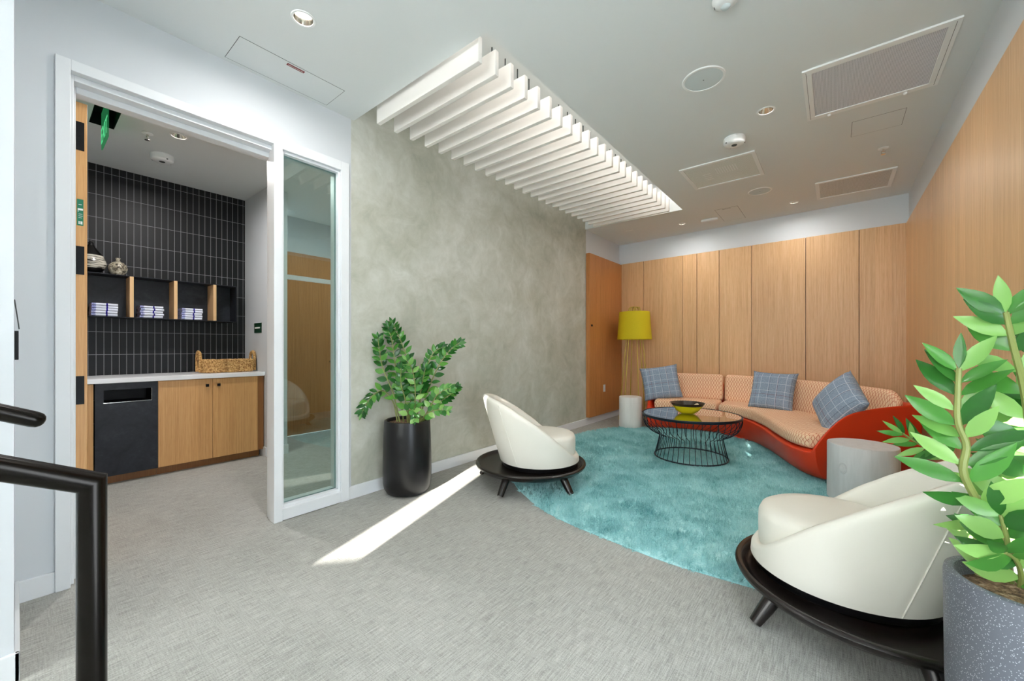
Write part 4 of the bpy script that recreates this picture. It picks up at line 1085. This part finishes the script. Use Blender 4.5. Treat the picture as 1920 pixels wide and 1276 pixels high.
# ------------------------------------------------------------------ plants
def leaf_geo(m, base, d, nrm, L, W, curl=.15, fold=.25):
    d = Vector(d).normalized(); n = Vector(nrm); n = (n-d*n.dot(d))
    if n.length < 1e-4: n = d.orthogonal()
    n.normalize(); s = d.cross(n)
    prof = [(0, .06), (.08, .36), (.22, .78), (.40, 1.0), (.58, .93), (.75, .66), (.9, .30), (1, .02)]
    b = len(m.v)
    for t, w in prof:
        c = Vector(base)+d*(L*t)-n*(curl*L*t*t)
        hw = W/2*w
        m.v += [tuple(c-s*hw+n*(fold*hw)), tuple(c), tuple(c+s*hw+n*(fold*hw))]
    for i in range(len(prof)-1):
        a = b+i*3; m.f += [(a, a+3, a+4, a+1), (a+1, a+4, a+5, a+2)]
def zz_stem(parent, pts, r0, r1, n, L0, L1, W, mat_leaf, rnd, start=.25, view=None, spread=62, stem_mat='stem', curl=.12, world=True, tip=True):
    P = catmull(pts, 28)
    m = MB(); m.tube(P, [lerp(r0, r1, k/27) for k in range(28)], 8); st = m.build('stem', M[stem_mat], parent, smooth=True, world=world)
    m = MB(); ref = Vector(view) if view is not None else Vector((.6, -.75, .2))
    for k in range(n):
        t = lerp(start, .985, (k/(n-1))**.9 if n > 1 else .5); f = t*27; i = min(int(f), 26); p = P[i].lerp(P[i+1], f-i)
        T = (P[min(i+2, 27)]-P[max(i-1, 0)]).normalized()
        side = T.cross(ref).normalized(); nrm = side.cross(T).normalized()
        for sg in (1, -1):
            ang = math.radians(spread*lerp(1.05, .62, t)+rnd.uniform(-9, 9)); tw = rnd.uniform(-.75, .75)
            sd = (side*sg*math.cos(tw*.6)+nrm*math.sin(tw*.6+.15)).normalized()
            d = T*math.cos(ang)+sd*math.sin(ang)
            nn = (nrm*1.0+T*.35+Vector((rnd.uniform(-.35, .35), rnd.uniform(-.35, .35), rnd.uniform(0, .5))))
            L = lerp(L0, L1, t)*rnd.uniform(.85, 1.1)
            leaf_geo(m, p+sd*lerp(r0, r1, t)*.6, d, nn, L, W*L/L0*rnd.uniform(.9, 1.1), curl, .22)
    if tip: leaf_geo(m, P[-1], (P[-1]-P[-3]), ref, L1*.9, W*.7*L1/L0, .05)
    o = m.build('leaves', M[mat_leaf], st, smooth=True, ang=75); o.location = (0, 0, 0)
    # st sits in the parent's frame, so its leaves must too
    if world:
        for v in o.data.vertices:
            if v.co.x < -2.958: v.co.x = -2.958+(v.co.x+2.958)*.05
            v.co -= parent.location
    return st
# camera model of the photograph, used to read plant stems off it
FPX, VX, HY, HC = 750.0, 1565.0, 650.0, 1.2
nr = math.hypot(VX-960, FPX); SN, CS = (VX-960)/nr, FPX/nr
def at(u, v, d):
    a = (u-960)/FPX; return Vector(((a*CS-SN)*d, (a*SN+CS)*d, HC-(v-HY)/FPX*d))
# plant by the plaster wall
rnd = random.Random(11)
p1 = thing('potted_zz_plant', 'leafy dark green plant in tall black planter by plaster wall', 'potted plant', (-2.768, 2.045, 0), group='potted zz plants')
m = MB(); m.lathe([(.0, .001), (.135, .001), (.165, .012), (.187, .045), (.196, .09), (.197, .2), (.193, .4), (.186, .585), (.184, .596), (.176, .600), (.166, .596), (.164, .57), (.0, .565)], seg=72); m.build('planter', M['pot_black'], p1, smooth=True)
m = MB(); m.lathe([(0, .575), (.08, .577), (.163, .572), (.163, .55), (0, .55)], seg=40); m.build('soil', M['soil'], p1, smooth=True)
d0 = 3.34
stems1 = [
    ([(757, 792), (750, 740), (742, 690), (735, 640), (728, 612)], 0, 14, .062),
    ([(768, 792), (770, 745), (768, 690), (752, 640), (736, 606)], .06, 15, .064),
    ([(750, 792), (738, 740), (718, 690), (708, 655), (704, 634)], -.02, 12, .058),
    ([(785, 792), (800, 740), (820, 690), (842, 658), (862, 642)], .02, 14, .06),
    ([(780, 792), (790, 730), (800, 690), (812, 662), (830, 650)], .09, 11, .056),
    ([(745, 792), (738, 755), (715, 732), (680, 738), (655, 755), (643, 768)], .03, 10, .058),
    ([(795, 792), (815, 765), (832, 748), (846, 738), (857, 727)], -.02, 9, .052),
    ([(790, 792), (808, 760), (818, 742), (835, 730), (846, 728)], -.07, 9, .052),
    ([(775, 795), (778, 760), (778, 720), (772, 690), (762, 675)], -.08, 10, .06),
    ([(765, 795), (760, 750), (752, 720), (752, 690)], -.09, 9, .058),
    ([(790, 795), (788, 745), (792, 715), (798, 690)], -.03, 10, .058),
    ([(770, 795), (765, 775), (768, 768), (778, 772), (778, 785)], -.17, 6, .05),
    ([(785, 795), (800, 775), (822, 768), (838, 770)], -.10, 6, .05),
]
for k, (px, dd, n, L) in enumerate(stems1):
    pts = []
    for j, (u, v) in enumerate(px):
        t = j/(len(px)-1); pts.append(at(u, v, d0+dd*(.4+.6*t)+(.0 if j else 0)))
    c0 = Vector((-2.768, 2.045, 0)); p = pts[0]; q = Vector((p.x, p.y, 0))-c0
    if q.length > .12: q = q*(.12/q.length); pts[0] = Vector((c0.x+q.x, c0.y+q.y, .572))
    for q in pts: q.x = max(q.x, -2.93)
    zz_stem(p1, pts, .0065, .0025, n, L*1.65, L*1.1, .052, 'leaf' if k not in (8, 11, 12, 7) else 'leaf2', rnd, start=.22 if k not in (5,) else .35, view=Vector((.62, -.77, .25)))
# plant beside the camera
rnd = random.Random(5)
PC = Vector((.385, 1.605, 0))
p2 = thing('potted_zz_plant', 'large sunlit green plant in speckled grey planter at right edge', 'potted plant', PC, group='potted zz plants')
m = MB(); m.lathe([(0, .001), (.128, .001), (.138, .008), (.149, .3), (.152, .585), (.150, .597), (.145, .6), (.131, .598), (.128, .59), (.127, .555), (0, .55)], seg=72); m.build('planter', M['granite'], p2, smooth=True)
m = MB(); m.lathe([(0, .562), (.06, .564), (.127, .556), (.127, .54), (0, .54)], seg=40); m.build('soil', M['soil'], p2, smooth=True)
D = 1.12
def pts(L): return [at(u, v, d) for u, v, d in L]
V2 = Vector((-.25, -.95, .25))
zz_stem(p2, pts([(1872, 1080, 1.18), (1871, 995, 1.12), (1836, 944, 1.09), (1806, 885, 1.08), (1812, 834, 1.08), (1796, 790, 1.08), (1796, 735, 1.08), (1798, 690, 1.08)]), .011, .006, 11, .150, .108, .050, 'leaf2', rnd, .20, V2, 60, curl=.08)
zz_stem(p2, pts([(1900, 1080, 1.16), (1930, 980, 1.08), (1935, 860, 1.04), (1922, 740, 1.03), (1898, 640, 1.03), (1886, 585, 1.03)]), .011, .006, 10, .148, .108, .060, 'leaf2', rnd, .25, V2, 60, curl=.14)
zz_stem(p2, pts([(1905, 1090, 1.2), (1890, 1010, 1.2), (1880, 940, 1.22), (1900, 860, 1.24), (1915, 800, 1.25)]), .009, .005, 9, .14, .11, .06, 'leaf2', rnd, .15, V2, 70)
zz_stem(p2, pts([(1850, 1095, 1.16), (1835, 985, 1.24), (1815, 900, 1.30), (1775, 850, 1.32), (1735, 838, 1.33), (1692, 812, 1.34)]), .006, .003, 7, .085, .078, .024, 'leaf2', rnd, .58, V2, 58)
zz_stem(p2, pts([(1895, 1110, 1.10), (1893, 1060, 1.06), (1888, 1010, 1.05), (1876, 965, 1.05)]), .008, .004, 6, .12, .1, .056, 'leaf2', rnd, .2, V2, 70)
zz_stem(p2, pts([(1910, 1120, 1.08), (1915, 1080, 1.04), (1905, 1050, 1.02), (1885, 1035, 1.0)]), .007, .004, 4, .11, .1, .05, 'leaf2', rnd, .3, V2, 65)
zz_stem(p2, pts([(1915, 1090, 1.15), (1935, 1000, 1.15), (1948, 900, 1.12), (1945, 820, 1.10), (1930, 745, 1.10)]), .009, .005, 10, .14, .11, .062, 'leaf2', rnd, .15, V2, 70)
zz_stem(p2, pts([(1925, 1080, 1.2), (1965, 960, 1.24), (1985, 840, 1.26), (1985, 730, 1.28), (1970, 640, 1.3)]), .009, .005, 10, .14, .11, .062, 'leaf2', rnd, .15, V2, 70)
m = MB(); P = catmull(pts([(1858, 1128, 1.13), (1850, 1060, 1.12), (1846, 1010, 1.12), (1852, 985, 1.12)]), 12); m.tube(P, [.028, .028, .027, .027, .026, .025, .024, .022, .02, .018, .015, .011], 14)
m.build('bulb_stem', M['trunk'], p2, smooth=True, world=True)

# ------------------------------------------------------------------ light
w = bpy.data.worlds.new('daylight'); SC.world = w; w.use_nodes = True
nt = w.node_tree; nt.nodes.clear(); o_ = nt.nodes.new('ShaderNodeOutputWorld'); b_ = nt.nodes.new('ShaderNodeBackground')
b_.inputs[0].default_value = (.80, .90, 1.0, 1); b_.inputs[1].default_value = 8.4; nt.links.new(b_.outputs[0], o_.inputs[0])
sl = bpy.data.lights.new('sun', 'SUN'); sl.energy = 30; sl.angle = math.radians(.53); sl.color = (1, .96, .88)
so = bpy.data.objects.new('sun', sl); C.objects.link(so)
e = math.radians(15); so.rotation_euler = Vector((-.318*math.cos(e), .948*math.cos(e), -math.sin(e))).to_track_quat('-Z', 'Y').to_euler()
so.location = (2, -6, 6)
# cove strip at the top of the slatted slot
l = bpy.data.lights.new('slot_strip', 'AREA'); l.shape = 'RECTANGLE'; l.size = .10; l.size_y = 3.6; l.energy = 12; l.color = (1, .95, .90)
lo = bpy.data.objects.new('slot_strip', l); C.objects.link(lo); lo.location = (-1.70, 3.59, H+.40)

# ------------------------------------------------------------------ camera
cam = bpy.data.cameras.new('camera'); co = bpy.data.objects.new('camera', cam); C.objects.link(co)
co.location = (0, 0, HC); yaw = math.atan2(VX-960, FPX); co.rotation_euler = (PI/2, 0, yaw)
cam.sensor_width = 36; cam.sensor_fit = 'HORIZONTAL'; cam.lens = FPX/1920*36; cam.shift_y = 12/1920; cam.clip_start = .02; cam.clip_end = 100
SC.camera = co
SC.view_settings.view_transform = 'Standard'; SC.view_settings.look = 'None'; SC.view_settings.gamma = 1; SC.view_settings.use_curve_mapping = False
SC.view_settings.exposure = 0.46
SC.cycles.use_denoising = True
SC.cycles.max_bounces = 10; SC.cycles.diffuse_bounces = 6; SC.cycles.glossy_bounces = 4; SC.cycles.transparent_max_bounces = 12
SC.cycles.sample_clamp_indirect = 6.0
